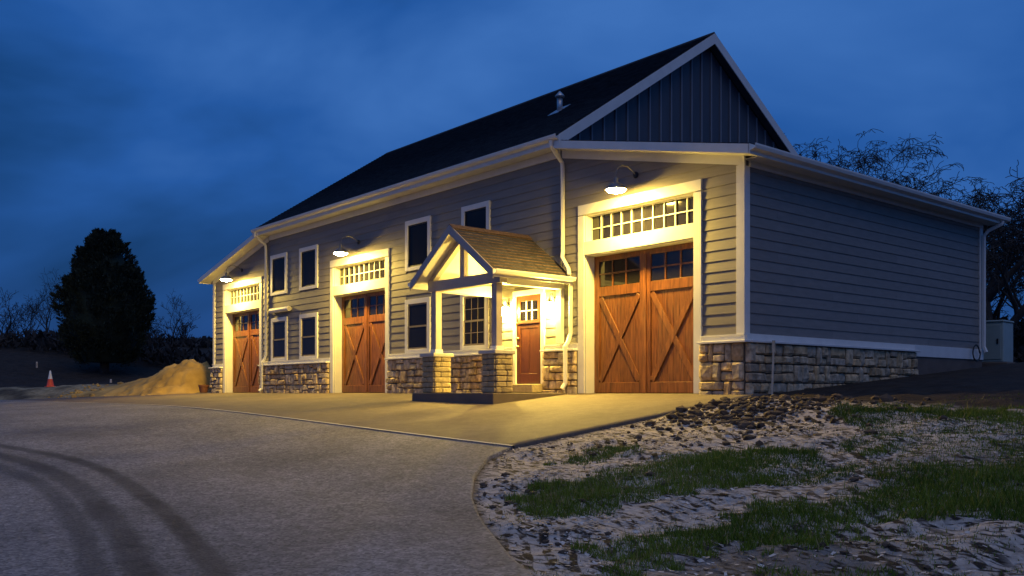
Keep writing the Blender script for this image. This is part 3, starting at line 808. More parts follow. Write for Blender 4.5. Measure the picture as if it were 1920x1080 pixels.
# roof vent pipe
rv_y, rv_x = 2.0, -7.18; zr = EAVE_Z+SL*(rv_y+OV)
rv = MB().tube([(rv_x, rv_y, zr-.1), (rv_x, rv_y, zr+.34)], .075, 14).build('roof_vent', 'vent_metal', house, smooth=True)
MB().lathe([(.085, .335), (.13, .345), (.13, .37), (.01, .50), (0, .50)], (rv_x, rv_y, zr), 14).build('vent_cap', 'vent_metal', rv, smooth=True)
fl = MB(); fl.hexa([(rv_x-.2, rv_y-.25, zr-.25*SL+.012), (rv_x+.2, rv_y-.25, zr-.25*SL+.012), (rv_x+.2, rv_y+.2, zr+.2*SL+.012), (rv_x-.2, rv_y+.2, zr+.2*SL+.012),
    (rv_x-.2, rv_y-.25, zr-.25*SL+.024), (rv_x+.2, rv_y-.25, zr-.25*SL+.024), (rv_x+.2, rv_y+.2, zr+.2*SL+.024), (rv_x-.2, rv_y+.2, zr+.2*SL+.024)]); fl.build('vent_flashing', 'vent_metal', rv)

# --- lean-to roofs
for fx, sg in ((ident, 1), (mir, -1)):
    b = MB(); xa, xb = MX1+.02, .43; za, zb = lean_top(xa), lean_top(xb); y0, y1 = -OV, DEPTH+OV; n = 38
    for i in range(n):
        p, q = xb+(xa-xb)*i/n, xb+(xa-xb)*(i+1)/n
        b.add([(fx(p), y0, lean_top(p)+.012), (fx(p), y1, lean_top(p)+.012), (fx(q), y1, lean_top(q)), (fx(q), y0, lean_top(q))], [(0, 1, 2, 3)])
        b.add([(fx(q), y0, lean_top(q)), (fx(q), y1, lean_top(q)), (fx(q), y1, lean_top(q)+.012), (fx(q), y0, lean_top(q)+.012)], [(0, 1, 2, 3)])
    b.hexa([(fx(xa), y0+.01, za-.13), (fx(xb), y0+.01, zb-.13), (fx(xb), y1-.01, zb-.13), (fx(xa), y1-.01, za-.13), (fx(xa), y0+.01, za-.002), (fx(xb), y0+.01, zb-.002), (fx(xb), y1-.01, zb-.002), (fx(xa), y1-.01, za-.002)])
    b.build('lean_to_roof', 'shingle', house)
    sloped('rake_board', fx, -OV-.03, -OV-.003, .012, .185, MX1+.03, .435)
    sloped('rake_soffit', fx, -OV-.002, -.003, .150, .168, MX1+.03, .42)
    x_a, x_b = sorted((fx(.42), fx(.45))); trim('fascia', (x_a, x_b, -OV-.03, DEPTH+OV, lean_top(.43)-.19, lean_top(.43)-.01))
    x_a, x_b = sorted((fx(.003), fx(.418))); trim('soffit', (x_a, x_b, -.002, DEPTH+OV, 4.385, 4.40))
    gutter('gutter', 'y', -OV-.02, DEPTH+OV, fx(.451), lean_top(.43)-.135, sg)

# --- downspouts
def downspout(pts, name='downspout', wd=.085):
    b = MB(); b.tube(pts, wd*.58, 6)
    return b.build(name, 'trim', house)
downspout([(-4.80, -.50, 5.66), (-4.80, -.50, 5.55), (-4.84, -.28, 5.38), (-4.86, -.10, 5.24), (-4.86, -.085, 5.05), (-4.86, -.085, 3.22), (-4.84, -.12, 3.08), (-4.60, -.16, 2.80), (-4.56, -.17, 2.66)])
downspout([(-20.22, -.50, 5.66), (-20.22, -.50, 5.55), (-20.22, -.28, 5.38), (-20.22, -.10, 5.24), (-20.22, -.085, 5.05), (-20.22, -.085, 1.35), (-20.22, -.15, 1.18), (-20.22, -.24, 1.06), (-20.22, -.24, .15), (-20.22, -.34, .06)])
downspout([(-4.56, -.17, 2.62), (-4.58, -.10, 2.50), (-4.60, -.085, 2.40), (-4.60, -.085, 1.35), (-4.60, -.15, 1.18), (-4.60, -.25, 1.05), (-4.60, -.25, .22), (-4.62, -.33, .10)])
downspout([(.50, DEPTH+.10, 4.40), (.48, DEPTH+.08, 4.32), (.20, DEPTH-.02, 4.18), (.10, DEPTH-.05, 4.05), (.10, DEPTH-.05, 1.2), (.16, DEPTH-.05, 1.05)])

# ------------------------------------------------------------------ porch
PXC = -6.09; PX0, PX1 = -7.60, -4.58; PY = -2.35
MB().box(PX0, PX1, PY, -.21, -.45, .010).build('porch_slab', 'slab_concrete', house, bevel=.012)
for (a, b) in ((-7.40, -6.89), (-5.17, -4.66)):
    y0, y1 = -2.22, -1.71
    pm = MB().box(a+.035, b-.035, y0+.035, y1-.035, .010, .84).build('porch_pier', 'mortar', house)
    hs = .84/7
    rng = random.Random(int(-a*100))
    for (axis_, rot, org, L_) in (('f', 0, (a+.03, y0+.036), b-a-.06), ('r', PI/2, (b-.036, y0+.03), y1-y0-.06), ('l', -PI/2, (a+.036, y1-.03), y1-y0-.06), ('b', PI, (b-.03, y1-.036), b-a-.06)):
        for r in range(7):
            c = rng.uniform(.3, .7) if (r % 2 or rng.random() < .7) else None
            for (u0, u1) in ([(0, c), (c, 1)] if c else [(0, 1)]):
                u = (u0+u1)/2*L_; P = {0: (org[0]+u, org[1]), PI/2: (org[0], org[1]+u), -PI/2: (org[0], org[1]-u), PI: (org[0]-u, org[1])}[rot]
                inst('stone', rng.choice(PV), pm, (P[0], P[1], .012+hs*(r+.5)), ((u1-u0)*L_-.008, .05*rng.uniform(.85, 1.15), hs-.010), (0, 0, rot))
    MB().box(a-.035, b+.035, y0-.035, y1+.035, .842, .925).build('pier_cap', 'ledge', house, bevel=.012)
    xm, ym = (a+b)/2, (y0+y1)/2; h = .085
    MB().box(xm-h-.02, xm+h+.02, ym-h-.02, ym+h+.02, .926, 1.02).build('post_base', 'trim', house, bevel=.006)
    MB().box(xm-h, xm+h, ym-h, ym+h, 1.021, 2.359).build('porch_post', 'porch_timber', house, bevel=.006)
    MB().box(xm-.09, xm+.09, -.17, -.066, 1.13, 2.359).build('pilaster', 'trim', house, bevel=.006)
    MB().box(xm-.10, xm+.10, ym+.101, -.066, 2.36, 2.60).build('side_beam', 'trim', house, bevel=.006)
XL, XRr = -7.145, -4.915; FY = -1.965
MB().box(XL-.22, XRr+.22, FY-.10, FY+.10, 2.361, 2.598).build('tie_beam', 'porch_timber', house, bevel=.006)
PEZ, PRZ = 2.64, 3.74; PSL = (PRZ-PEZ)/(PXC-PX0)
MB().box(PXC-.08, PXC+.08, FY-.06, FY+.06, 2.60, PRZ-.24).build('king_post', 'porch_timber', house, bevel=.005)
for s_ in (-1, 1):
    MB().bar((PXC+s_*.03, FY, PRZ-.26), (PXC+s_*1.30, FY, PRZ-.26-1.27*PSL), .11, .13, (0, 1, 0)).build('truss_rafter', 'porch_timber', house)
# roof decks
for s_, nm in ((1, 'right'), (-1, 'left')):
    ex = PXC+s_*1.51
    b = MB(); y0, y1 = PY, -.034
    b.hexa([(PXC, y0, PRZ-.13), (ex, y0, PEZ-.13), (ex, y1, PEZ-.13), (PXC, y1, PRZ-.13), (PXC, y0, PRZ-.02), (ex, y0, PEZ-.02), (ex, y1, PEZ-.02), (PXC, y1, PRZ-.02)])
    pr = b.build('porch_roof', 'shingle', house)
    b = MB(); b.hexa([(PXC, y0+.02, PRZ-.155), (ex, y0+.02, PEZ-.155), (ex, y1, PEZ-.155), (PXC, y1, PRZ-.155), (PXC, y0+.02, PRZ-.132), (ex, y0+.02, PEZ-.132), (ex, y1, PEZ-.132), (PXC, y1, PRZ-.132)]); b.build('porch_ceiling', 'trim', house)
    b = MB(); b.hexa([(PXC, y0-.03, PRZ-.21), (ex+s_*.03, y0-.03, PEZ-.23), (ex+s_*.03, y0-.002, PEZ-.23), (PXC, y0-.002, PRZ-.21), (PXC, y0-.03, PRZ-.005), (ex+s_*.03, y0-.03, PEZ-.03), (ex+s_*.03, y0-.002, PEZ-.03), (PXC, y0-.002, PRZ-.005)]); b.build('rake_board', 'porch_timber', house)
    xa, xb = sorted((ex+s_*.001, ex+s_*.025)); trim('fascia', (xa, xb, PY, -.07, PEZ-.19, PEZ-.03))
    gutter('gutter', 'y', PY-.02, -.07, ex+s_*.026, PEZ-.155, s_)
    # shingle tabs
    ang = math.atan2(PRZ-PEZ, 1.51); Ls = math.hypot(1.51, PRZ-PEZ); nrow = 13; ex_ = Ls/nrow
    tab = MB(); tab.hexa([(0, 0, 0), (1.12*ex_, 0, .002), (1.12*ex_, 1, .002), (0, 1, 0), (0, 0, .016), (1.12*ex_, 0, .006), (1.12*ex_, 1, .006), (0, 1, .016)])
    tabm = tab.mesh('shingle', 'porch_shingle')
    mg = MB()
    for r in range(nrow):
        t0 = r/nrow; y = y0-.01+(-.16 if r % 2 else -.30); rng = random.Random(r+50)
        while y < y1-.02:
            ln = rng.uniform(.24, .36); a_, b_ = max(y, y0-.012), min(y+ln, y1)
            if b_-a_ > .03:
                px = ex+(PXC-ex)*t0+s_*.02; pz = PEZ-.018+(PRZ-PEZ)*t0-.012+rng.uniform(0, .004)
                if s_ > 0:
                    inst('shingle', tabm, pr, (px, b_-.003, pz), (1, b_-a_-.006, 1), (0, ang, PI))
                else:
                    mt = Matrix.Translation((px, a_, pz)) @ Matrix.Rotation(-ang, 4, 'Y') @ Matrix.Diagonal((1, b_-a_-.006, 1, 1))
                    mg.add([mt @ v.co for v in tabm.vertices], [tuple(p.vertices) for p in tabm.polygons])
            y += ln
    if s_ < 0:
        q = mg.build('shingle', 'porch_shingle', pr); q['kind'] = 'stuff'
MB().prism([(PXC-.14, PRZ-.09), (PXC, PRZ+.02), (PXC+.14, PRZ-.09), (PXC, PRZ-.03)], 'y', PY-.02, -.036).build('ridge_cap', 'porch_shingle', house)

# ------------------------------------------------------------------ lamps
def barn_light(x, label):
    t = empty('barn_light', (x, 0, 0)); tag(t, label, 'lamp', 'gooseneck barn lights over the garage doors')
    z = 4.20; y = -.64
    MB().lathe([(0, 0), (.07, 0), (.07, .02), (.05, .03), (0, .03)], n=16).build('wall_plate', 'dark_metal', t).matrix_local = Matrix.Translation((0, -.031, 4.58)) @ Matrix.Rotation(PI/2, 4, 'X')
    MB().tube([(0, -.04, 4.58), (0, -.16, 4.66), (0, -.32, 4.72), (0, -.48, 4.71), (0, -.59, 4.64), (0, y, 4.52), (0, y, 4.42)], .010, 8).build('arm', 'lamp_metal', t, smooth=True)
    MB().lathe([(.028, .24), (.045, .20), (.05, .14), (.10, .115), (.17, .07), (.217, .0), (.228, -.022), (.222, -.024), (.207, .0), (.165, .06), (.10, .10), (.0, .12)], (0, y, z), 28).build('shade', 'lamp_metal', t, smooth=True)
    MB().lathe([(.202, .004), (.192, -.028), (.158, -.058), (.09, -.078), (.0, -.084)], (0, y, z), 24).build('bulb', 'barn_glow', t, smooth=True)
    return t
barn_light(-2.68, 'glowing gooseneck barn lamp over the large garage door nearest the stone corner')
barn_light(-13.94, 'glowing gooseneck barn lamp over the garage door between the windows and porch')
barn_light(mir(-2.68), 'glowing gooseneck barn lamp over the smallest-looking garage door at the far end')

def sconce(x, z, label):
    t = empty('porch_sconce', (x, 0, 0)); tag(t, label, 'lamp', 'porch wall lanterns')
    MB().lathe([(0, 0), (.05, 0), (.055, .015), (.03, .03), (0, .03)], n=14).build('wall_plate', 'dark_metal', t).matrix_local = Matrix.Translation((0, -.032, z+.02)) @ Matrix.Diagonal((1, 1, 1.6, 1)) @ Matrix.Rotation(PI/2, 4, 'X')
    MB().tube([(0, -.05, z), (0, -.08, z+.10), (0, -.13, z+.17), (0, -.19, z+.16), (0, -.21, z+.09), (0, -.21, z+.05)], .010, 8).build('arm', 'dark_metal', t, smooth=True)
    MB().lathe([(0, .05), (.02, .05), (.035, .02), (.085, -.03), (.085, -.04), (0, -.04)], (0, -.21, z), 12).build('cap', 'dark_metal', t)
    MB().lathe([(.0, -.042), (.052, -.042), (.064, -.10), (.058, -.20), (.035, -.24), (0, -.25)], (0, -.21, z), 12).build('lantern_glass', 'sconce_glow', t, smooth=True)
    b = MB()
    for k in range(4):
        a = PI/4+k*PI/2; b.tube([(.07*math.cos(a), -.21+.07*math.sin(a), z-.04), (.074*math.cos(a), -.21+.074*math.sin(a), z-.14), (.045*math.cos(a), -.21+.045*math.sin(a), z-.25)], .005, 5)
    b.build('cage', 'dark_metal', t)
sconce(-6.86, 2.12, 'blazing wall lantern on the porch wall at the knob side of the entry door')
sconce(-5.16, 2.12, 'blazing wall lantern on porch wall nearest the downspout')

# ------------------------------------------------------------------ small things by the building
t = MB().tube([(-19.75, -.12, 2.87), (-18.35, -.12, 2.87)], .085, 14).build('wall_tube', 'trim', None, smooth=False)
tag(t, 'pale horizontal tube mounted on the siding above the far lower windows', 'tube')
MB().box(-18.42, -18.36, -.10, -.03, 2.80, 2.94).build('bracket', 'dark_metal', t); MB().box(-19.68, -19.62, -.10, -.03, 2.80, 2.94).build('bracket', 'dark_metal', t)
MB().tube([(-18.352, -.12, 2.87), (-18.34, -.12, 2.87)], .07, 14).build('end_cap', 'ledge', t)

pot = MB().lathe([(0, 0), (.12, 0), (.15, .02), (.185, .22), (.20, .24), (.205, .31), (.185, .31), (.175, .27), (.0, .26)], (-25.28, -.34, .0), 18).build('flower_pot', 'terracotta', None, smooth=False)
tag(pot, 'dark reddish flower pot at the far stone corner', 'pot')

gz = float(ground_h(.42, .28))
st = empty('leaning_stake', (.42, .28, gz)); tag(st, 'thin pale wooden stake leaning against the dark side stone', 'stake')
MB().bar((0, 0, -.1), (-.16, .30, 1.02), .035, .035).build('shaft', 'stake_wood', st)
MB().bar((-.135, .255, .80), (-.17, .31, 1.03), .06, .05).build('handle', 'stake_wood', st)

# utility cabinet behind the back corner
cx, cy = -.42, 11.9; gz = float(ground_h(cx, cy))
uc = empty('utility_cabinet', (cx, cy, gz)); uc.rotation_euler = (0, 0, R(4)); tag(uc, 'pale green metal utility cabinet behind the back corner of the building', 'cabinet')
MB().box(-.55, .55, -.5, .5, -.1, .08).build('pad', 'slab_concrete', uc, bevel=.02)
MB().box(-.42, .42, -.40, .40, .081, 1.16).build('cabinet_body', 'cabinet', uc, bevel=.02)
MB().box(-.44, .44, -.425, .425, 1.161, 1.22).build('lid', 'cabinet', uc, bevel=.02)
MB().box(-.37, .37, -.424, -.401, .16, 1.10).build('cabinet_door', 'cabinet', uc, bevel=.01)
MB().box(.26, .31, -.45, -.425, .58, .72).build('handle', 'dark_metal', uc, bevel=.008)
# coiled hose on the wall
hp = []
for i in range(70):
    a = i/70*2*PI*3.0; r = .20+.012*math.sin(i*.7); hp.append((.13+.02*(i % 24)/24, 9.62+r*math.cos(a), 1.02+r*math.sin(a)))
hs_ = MB().tube(hp, .014, 6).build('coiled_hose', 'rubber', None, smooth=True); tag(hs_, 'dark coiled hose hanging low on the side wall near back corner', 'hose')

# traffic cone
cx, cy = -35.2, -3.55; gz = float(ground_h(cx, cy))
tc_ = empty('traffic_cone', (cx, cy, gz)); tag(tc_, 'orange traffic cone with white upper band on straw bank', 'cone')
MB().box(-.20, .20, -.20, .20, -.01, .035).build('base', 'cone_orange', tc_, bevel=.012)
MB().lathe([(.165, .034), (.155, .06), (.098, .36)], n=20).build('cone_body', 'cone_orange', tc_, smooth=True)
MB().lathe([(.098, .361), (.055, .58)], n=20).build('white_band', 'cone_white', tc_, smooth=True)
MB().lathe([(.055, .581), (.028, .74), (.0, .742)], n=20).build('tip', 'cone_white', tc_, smooth=True)
for k, (x, y, h, lb) in enumerate(((-46.3, -1.6, .28, 'small pale marker post on the dark slope behind the traffic cone'), (-37.6, -.2, .14, 'small pale marker block at foot of the dark cedar slope'))):
    gz = float(ground_h(x, y)); p = MB(); p.box(x-.04, x+.04, y-.04, y+.04, gz-.2, gz+h); p.prism([(x-.04, gz+h+.001), (x+.04, gz+h+.001), (x, gz+h+.05)], 'y', y-.04, y+.04)
    tag(p.build('marker_post', 'flake'), lb, 'post')

# dirt mound
PA = np.array((-26.75, .55)); PB = np.array((-33.3, -2.0)); ax = PB-PA; Lm = np.linalg.norm(ax); ax = ax/Lm; px = np.array((-ax[1], ax[0]))
us = np.linspace(-.6, Lm+.6, 110); vs_ = np.linspace(-3.0, 3.0, 70); U, Vv = np.meshgrid(us, vs_)
X = PA[0]+ax[0]*U+px[0]*Vv; Y = PA[1]+ax[1]*U+px[1]*Vv
prof = np.interp(U, [-.6, 0, .45, 1.0, 1.8, 3.4, 5.0, 6.6, Lm+.6], [-.5, -.15, .66, 1.04, .90, .44, .14, -.05, -.3])
wid = np.interp(U, [0, 1.2, 4, 8], [1.05, 1.35, 1.5, 1.2])
hh = prof*np.exp(-np.abs(Vv/wid)**2.2) - .18*sm((np.abs(Vv)-1.6)/1.2)
hh = hh + np.maximum(prof, 0)*((vnoise(X, Y, 1.3, 21)-.5)*.34 + (vnoise(X, Y, 3.2, 22)-.5)*.30 + (vnoise(X, Y, 8, 23)-.5)*.16)
Z = base_h(X, Y)+left_rise(X, Y)*.75+hh
i_ = np.arange(X.size).reshape(X.shape)
Fm = np.stack([i_[:-1, :-1], i_[:-1, 1:], i_[1:, 1:], i_[1:, :-1]], -1).reshape(-1, 4)
md = link(bpy.data.objects.new('dirt_mound', np_mesh('dirt_mound', np.stack([X, Y, Z], -1).reshape(-1, 3), Fm, 'mound', True)))
tag(md, 'heap of yellow sandy dirt sloping away from the far corner', 'dirt mound')

# ------------------------------------------------------------------ soil clods, mulch flakes, grass
def rock(rng, n=1):
    bm = bmesh.new(); bmesh.ops.create_icosphere(bm, subdivisions=1, radius=1)
    vs = np.array([v.co for v in bm.verts]); vs *= rng.uniform(.65, 1.2, (len(vs), 1)); vs[:, 2] *= .7
    fs = np.array([[v.index for v in f.verts] for f in bm.faces]); bm.free(); return vs, fs
ROCKS = [rock(RNG) for _ in range(8)]
def scatter_rocks(name, pts, sizes, m, label):
    Vs, Fs, off = [], [], 0
    for k, ((x, y), s) in enumerate(zip(pts, sizes)):
        v, f = ROCKS[k % 8]; a = RNG.uniform(0, 6.28); c, sn = math.cos(a), math.sin(a)
        q = v*s*RNG.uniform(.7, 1.3, (1, 3)); q = np.stack([q[:, 0]*c-q[:, 1]*sn, q[:, 0]*sn+q[:, 1]*c, q[:, 2]], -1)
        q += (x, y, float(ground_h(x, y))+s*.25); Vs.append(q); Fs.append(f+off); off += len(v)
    o = link(bpy.data.objects.new(name, np_mesh(name, np.concatenate(Vs), np.concatenate(Fs), m)))
    tag(o, label, name.replace('_', ' '), kind='stuff'); return o
P, S = [], []
while len(P) < 1000:
    x, y = RNG.normal(1.6, .95), RNG.normal(-2.0, .8)
    if x > xr(y)+.12 and (y < -.3 or x > .25): P.append((x, y)); S.append(min(.11, .015+RNG.exponential(.022)))
while len(P) < 1600:
    y = RNG.uniform(-10, -2); x = xr(y)+RNG.uniform(.1, 7)
    if vnoise(x, y, .9, 40) > .45: P.append((x, y)); S.append(min(.06, .008+RNG.exponential(.013)))
scatter_rocks('soil_clods', P, S, 'clod', 'dark brown soil clods strewn beside the concrete apron')

P, S = [], []
while len(P) < 260:
    t_ = RNG.random()**1.3; x, y = PA+(PB-PA)*t_+np.array((0.35, -1.0))*RNG.uniform(.3, 2.3)+RNG.normal(0, .3, 2)
    if x < -25.7 and left_e(x, y) > -.5: P.append((x, y)); S.append(min(.16, .025+RNG.exponential(.035)))
scatter_rocks('dirt_clods', P, S, 'mound', 'yellow dirt clods spilled at the foot of the sandy mound')

def in_poly(x, y, poly):
    c = np.zeros(np.shape(x), bool); j = len(poly)-1
    for i in range(len(poly)):
        xi, yi = poly[i]; xj, yj = poly[j]
        c ^= ((yi > y) != (yj > y)) & (x < (xj-xi)*(y-yi)/(yj-yi+1e-12)+xi); j = i
    return c
GRASS = [[(1.58, -6.39), (1.18, -5.52), (1.56, -5.07), (2.33, -5.49), (2.39, -6.32), (2.12, -6.7)],
    [(2.5, -7.95), (2.8, -7.35), (2.84, -6.52), (2.79, -5.5), (3.47, -4.78), (4.41, -4.73), (5.39, -5.53), (5.08, -6.13), (4.44, -6.59), (4.16, -7.11), (4.05, -7.79), (4.07, -8.33), (3.72, -8.56)],
    [(3.3, -2.4), (4.0, -1.0), (5.79, -.8), (9.5, -1.5), (10.5, -6.5), (8.2, -7.3), (7.0, -6.7), (6.6, -6.94), (6.49, -7.91), (6.11, -8.12), (5.65, -7.98), (5.25, -7.11), (5.59, -6.37), (5.64, -5.56), (5.0, -4.6), (4.3, -3.6)],
    [(4.73, -8.44), (4.95, -7.97), (5.67, -7.86), (5.75, -8.86), (5.9, -9.8), (5.34, -9.6)],
    [(4.6, -2.6), (5.6, -1.2), (9.5, -1.0), (9.5, -3.6), (6.2, -4.2)],
    [(6.3, -8.7), (7.5, -8.0), (9.0, -8.6), (9.0, -10), (7.2, -10)]]
def gdens(x, y):
    d = np.zeros_like(x); wx = x+(vnoise(x, y, 1.5, 61)-.5)*.5+(vnoise(x, y, 5, 63)-.5)*.5; wy = y+(vnoise(x, y, 1.5, 62)-.5)*.5+(vnoise(x, y, 5, 64)-.5)*.5
    for k, p in enumerate(GRASS):
        d = np.maximum(d, in_poly(wx, wy, p)*(1.0, 1.0, 1.0, .9, 1.0, .5)[k])
    return d*np.clip(.1+1.25*vnoise(x, y, 1.1, 65)*(.4+.9*vnoise(x, y, 6, 67)), 0, 1)
n = 700000
gx_ = RNG.uniform(.4, 11, n); gy_ = RNG.uniform(-10.2, 0.5, n)
dn = gdens(gx_, gy_); dn = np.maximum(dn, .16*sm((vnoise(gx_, gy_, .9, 66)-.35)/.5)*vnoise(gx_, gy_, 4, 68)*sm((gx_-1.5)/4)); ok = (RNG.random(n) < dn) & (gx_ > xr(gy_)+.12)
gx_, gy_, dn = gx_[ok], gy_[ok], dn[ok]; n = len(gx_); gz_ = ground_h(gx_, gy_)
h = RNG.gamma(4.0, .0105, n)*(.5+.8*np.clip(dn, 0, 1)); a = RNG.uniform(0, 2*PI, n); lean = RNG.uniform(.1, .8, n)*h; wd = RNG.uniform(.003, .0065, n); la = RNG.uniform(0, 2*PI, n)
V = np.zeros((n, 3, 3)); ca, sa = np.cos(a)*wd, np.sin(a)*wd
V[:, 0] = np.stack([gx_-ca, gy_-sa, gz_-.005], -1); V[:, 1] = np.stack([gx_+ca, gy_+sa, gz_-.005], -1); V[:, 2] = np.stack([gx_+np.cos(la)*lean, gy_+np.sin(la)*lean, gz_+h], -1)
me = np_mesh('grass', V.reshape(-1, 3), np.arange(n*3).reshape(n, 3), 'grass_blade')
fattr(me, 'tone', np.repeat(np.clip(vnoise(gx_, gy_, .9, 70)*.6+RNG.normal(0, .15, n)+.10+.8*(RNG.random(n) < .05), 0, 1), 3))
gr = link(bpy.data.objects.new('grass', me)); tag(gr, 'patches of young green grass growing through pale mulch', 'grass', kind='stuff')
print('grass blades', n)

n = 20000
fx_ = RNG.uniform(.4, 10, n); fy_ = RNG.uniform(-10.2, -1.0, n)
ok = (fx_ > xr(fy_)+.06) & (vnoise(fx_, fy_, 2.3, 80) > .38) & (gdens(fx_, fy_) < .35) & (RNG.random(n) > .6*sm((fx_-4.5)/2)) & (fy_ < -1.2-.2*fx_+1.2*vnoise(fx_, fy_, .7, 81)); fx_, fy_ = fx_[ok], fy_[ok]; n = len(fx_)
fz = ground_h(fx_, fy_)+.008+RNG.uniform(0, .012, n); s1 = RNG.uniform(.007, .028, n); s2 = s1*RNG.uniform(.3, .8, n); a = R(32)+RNG.normal(0, .7, n); tilt = RNG.normal(0, .22, (n, 2))
V = np.zeros((n, 4, 3))
for k, (u, v) in enumerate(((-1, -.7), (1, -1), (.8, 1), (-.9, .8))):
    dx, dy = u*s1, v*s2; V[:, k, 0] = fx_+dx*np.cos(a)-dy*np.sin(a); V[:, k, 1] = fy_+dx*np.sin(a)+dy*np.cos(a); V[:, k, 2] = fz+dx*tilt[:, 0]+dy*tilt[:, 1]
mo = link(bpy.data.objects.new('mulch', np_mesh('mulch', V.reshape(-1, 3), np.arange(n*4).reshape(n, 4), 'flake')))
tag(mo, 'pale straw mulch flakes spread over the new lawn', 'mulch', kind='stuff')

# ------------------------------------------------------------------ trees
def bare_tree(name, loc, height, r0, label, group, seed, spread=.55, droop=0.0, depth=6, fork=.22, lean=(0, 0)):
    rng = random.Random(seed); gz = float(ground_h(loc[0], loc[1])); t = empty(name, (loc[0], loc[1], gz)); tag(t, label, 'tree', group)
    trunk, crown = MB(), MB()
    def grow(p, d, ln, r, lev):
        pts = [p.copy()]; rad = [r]; n = 5 if lev < 2 else 4; q = p.copy(); dd = d.copy()
        for i in range(n):
            dd = (dd+Vector((rng.uniform(-1, 1), rng.uniform(-1, 1), rng.uniform(-.7, .8)))*.20*(1+lev*.2)+Vector((0, 0, -droop*max(0, lev-2)*.07))).normalized()
            q = q+dd*(ln/n); pts.append(q.copy()); rad.append(max(.013, r*(1-.45*(i+1)/n)))
        (trunk if lev == 0 else crown).tube(pts, rad, 7 if lev == 0 else (5 if lev < 3 else 3), cap=False)
        if lev >= depth: return
        k = (3 if rng.random() < .8 else 2) if lev else 5
        for j in range(k):
            idx = n if j == 0 else rng.randint(max(1, n-3) if lev else 2, n)
            ang = 2*PI*(j/k)+rng.uniform(-.6, .6); sd = Vector((math.cos(ang), math.sin(ang), rng.uniform(-.1, .5)))
            nd = (dd*(1-spread)+sd*spread*rng.uniform(.7, 1.3)+Vector((0, 0, .22 if lev < 4 else 0))).normalized()
            grow(pts[idx], nd, ln*rng.uniform(.55, .78), rad[idx]*(.78 if j == 0 else rng.uniform(.45, .65)), lev+1)
    grow(Vector((0, 0, -.2)), Vector((lean[0], lean[1], 1)).normalized(), height*fork*1.4, r0, 0)
    zm = max(v[2] for v in crown.v); f_ = height/zm
    for q in (trunk, crown): q.v = [(v[0]*f_, v[1]*f_, v[2]*f_) for v in q.v]
    trunk.build('trunk', 'bark', t, smooth=True); crown.build('crown', 'bark', t, smooth=True)
    return t
CX, CY = 10.348, -14.411; VX, VY, RX_, RY_ = -.7646, .6445, .6445, .7646
def spot(p, k):
    """ground spot seen in column p of the photograph at depth k metres"""
    u = (p-960)/1720; return (CX+k*(VX+u*RX_), CY+k*(VY+u*RY_))
GB = 'bare trees behind the building'
bare_tree('bare_tree', spot(1868, 38), 9.8, .36, 'large bare tree with thick forked trunk beside the utility cabinet', GB, 3, .5, .5, 7, .24)
bare_tree('bare_tree', spot(1935, 44), 10.0, .30, 'bare tree cut by the right edge of the picture', GB, 8, .5, .6, 7, .24)
bare_tree('bare_tree', spot(1775, 47), 10.6, .26, 'bare tree topping the lean-to eave just before the large forked tree', GB, 5, .5, .6, 7, .24)
bare_tree('bare_tree', spot(1690, 50), 12.6, .28, 'bare tree with drooping twigs showing over the middle of the lean-to roof', GB, 12, .5, .6, 7, .24)
bare_tree('bare_tree', spot(1610, 50), 14.0, .28, 'bare tree whose arching top shows next to the gable', GB, 21, .5, .6, 7, .24)
for p_, k_, h_, lb in ((1648, 54, 13.8, 'bare tree standing between the two drooping treetops over the lean-to roof'), (1735, 56, 12.6, 'slender bare tree behind the eave, halfway to the back corner'), (1826, 50, 11.0, 'bare tree rising just past the back downspout'), (1902, 48, 10.8, 'bare tree with dense twigs right of the large forked trunk'), (1560, 58, 15.6, 'bare tree whose top twigs touch the gable rake')):
    bare_tree('bare_tree', spot(p_, k_), h_, .24, lb, GB, int(p_), .5, .7, 7, .24)
GL = 'thin bare trees along the far field'
for k, (p, dk, hgt, r_, lb) in enumerate(((8, 82, 6.6, .20, 'dark bushy-topped bare tree at the left picture edge'), (28, 96, 4.6, .10, 'faint small bare tree, second from the left picture edge'),
        (56, 90, 5.6, .12, 'faint leaning bare tree above the marker post'), (101, 80, 7.4, .17, 'tall thin bare trunk touching the outline of the dark cedar'),
        (322, 84, 6.0, .13, 'tall thin bare tree rising above the distant rail fence'), (296, 92, 3.6, .12, 'low bare tree between the cedar and the tall thin tree'), (346, 88, 3.4, .13, 'low spreading bare tree by the rail fence near the building'))):
    bare_tree('bare_tree', spot(p, dk), hgt, r_, lb, GL, 60+k, .5, .2, 5, .34 if k in (3, 4) else .24, (random.uniform(-.08, .08), 0))

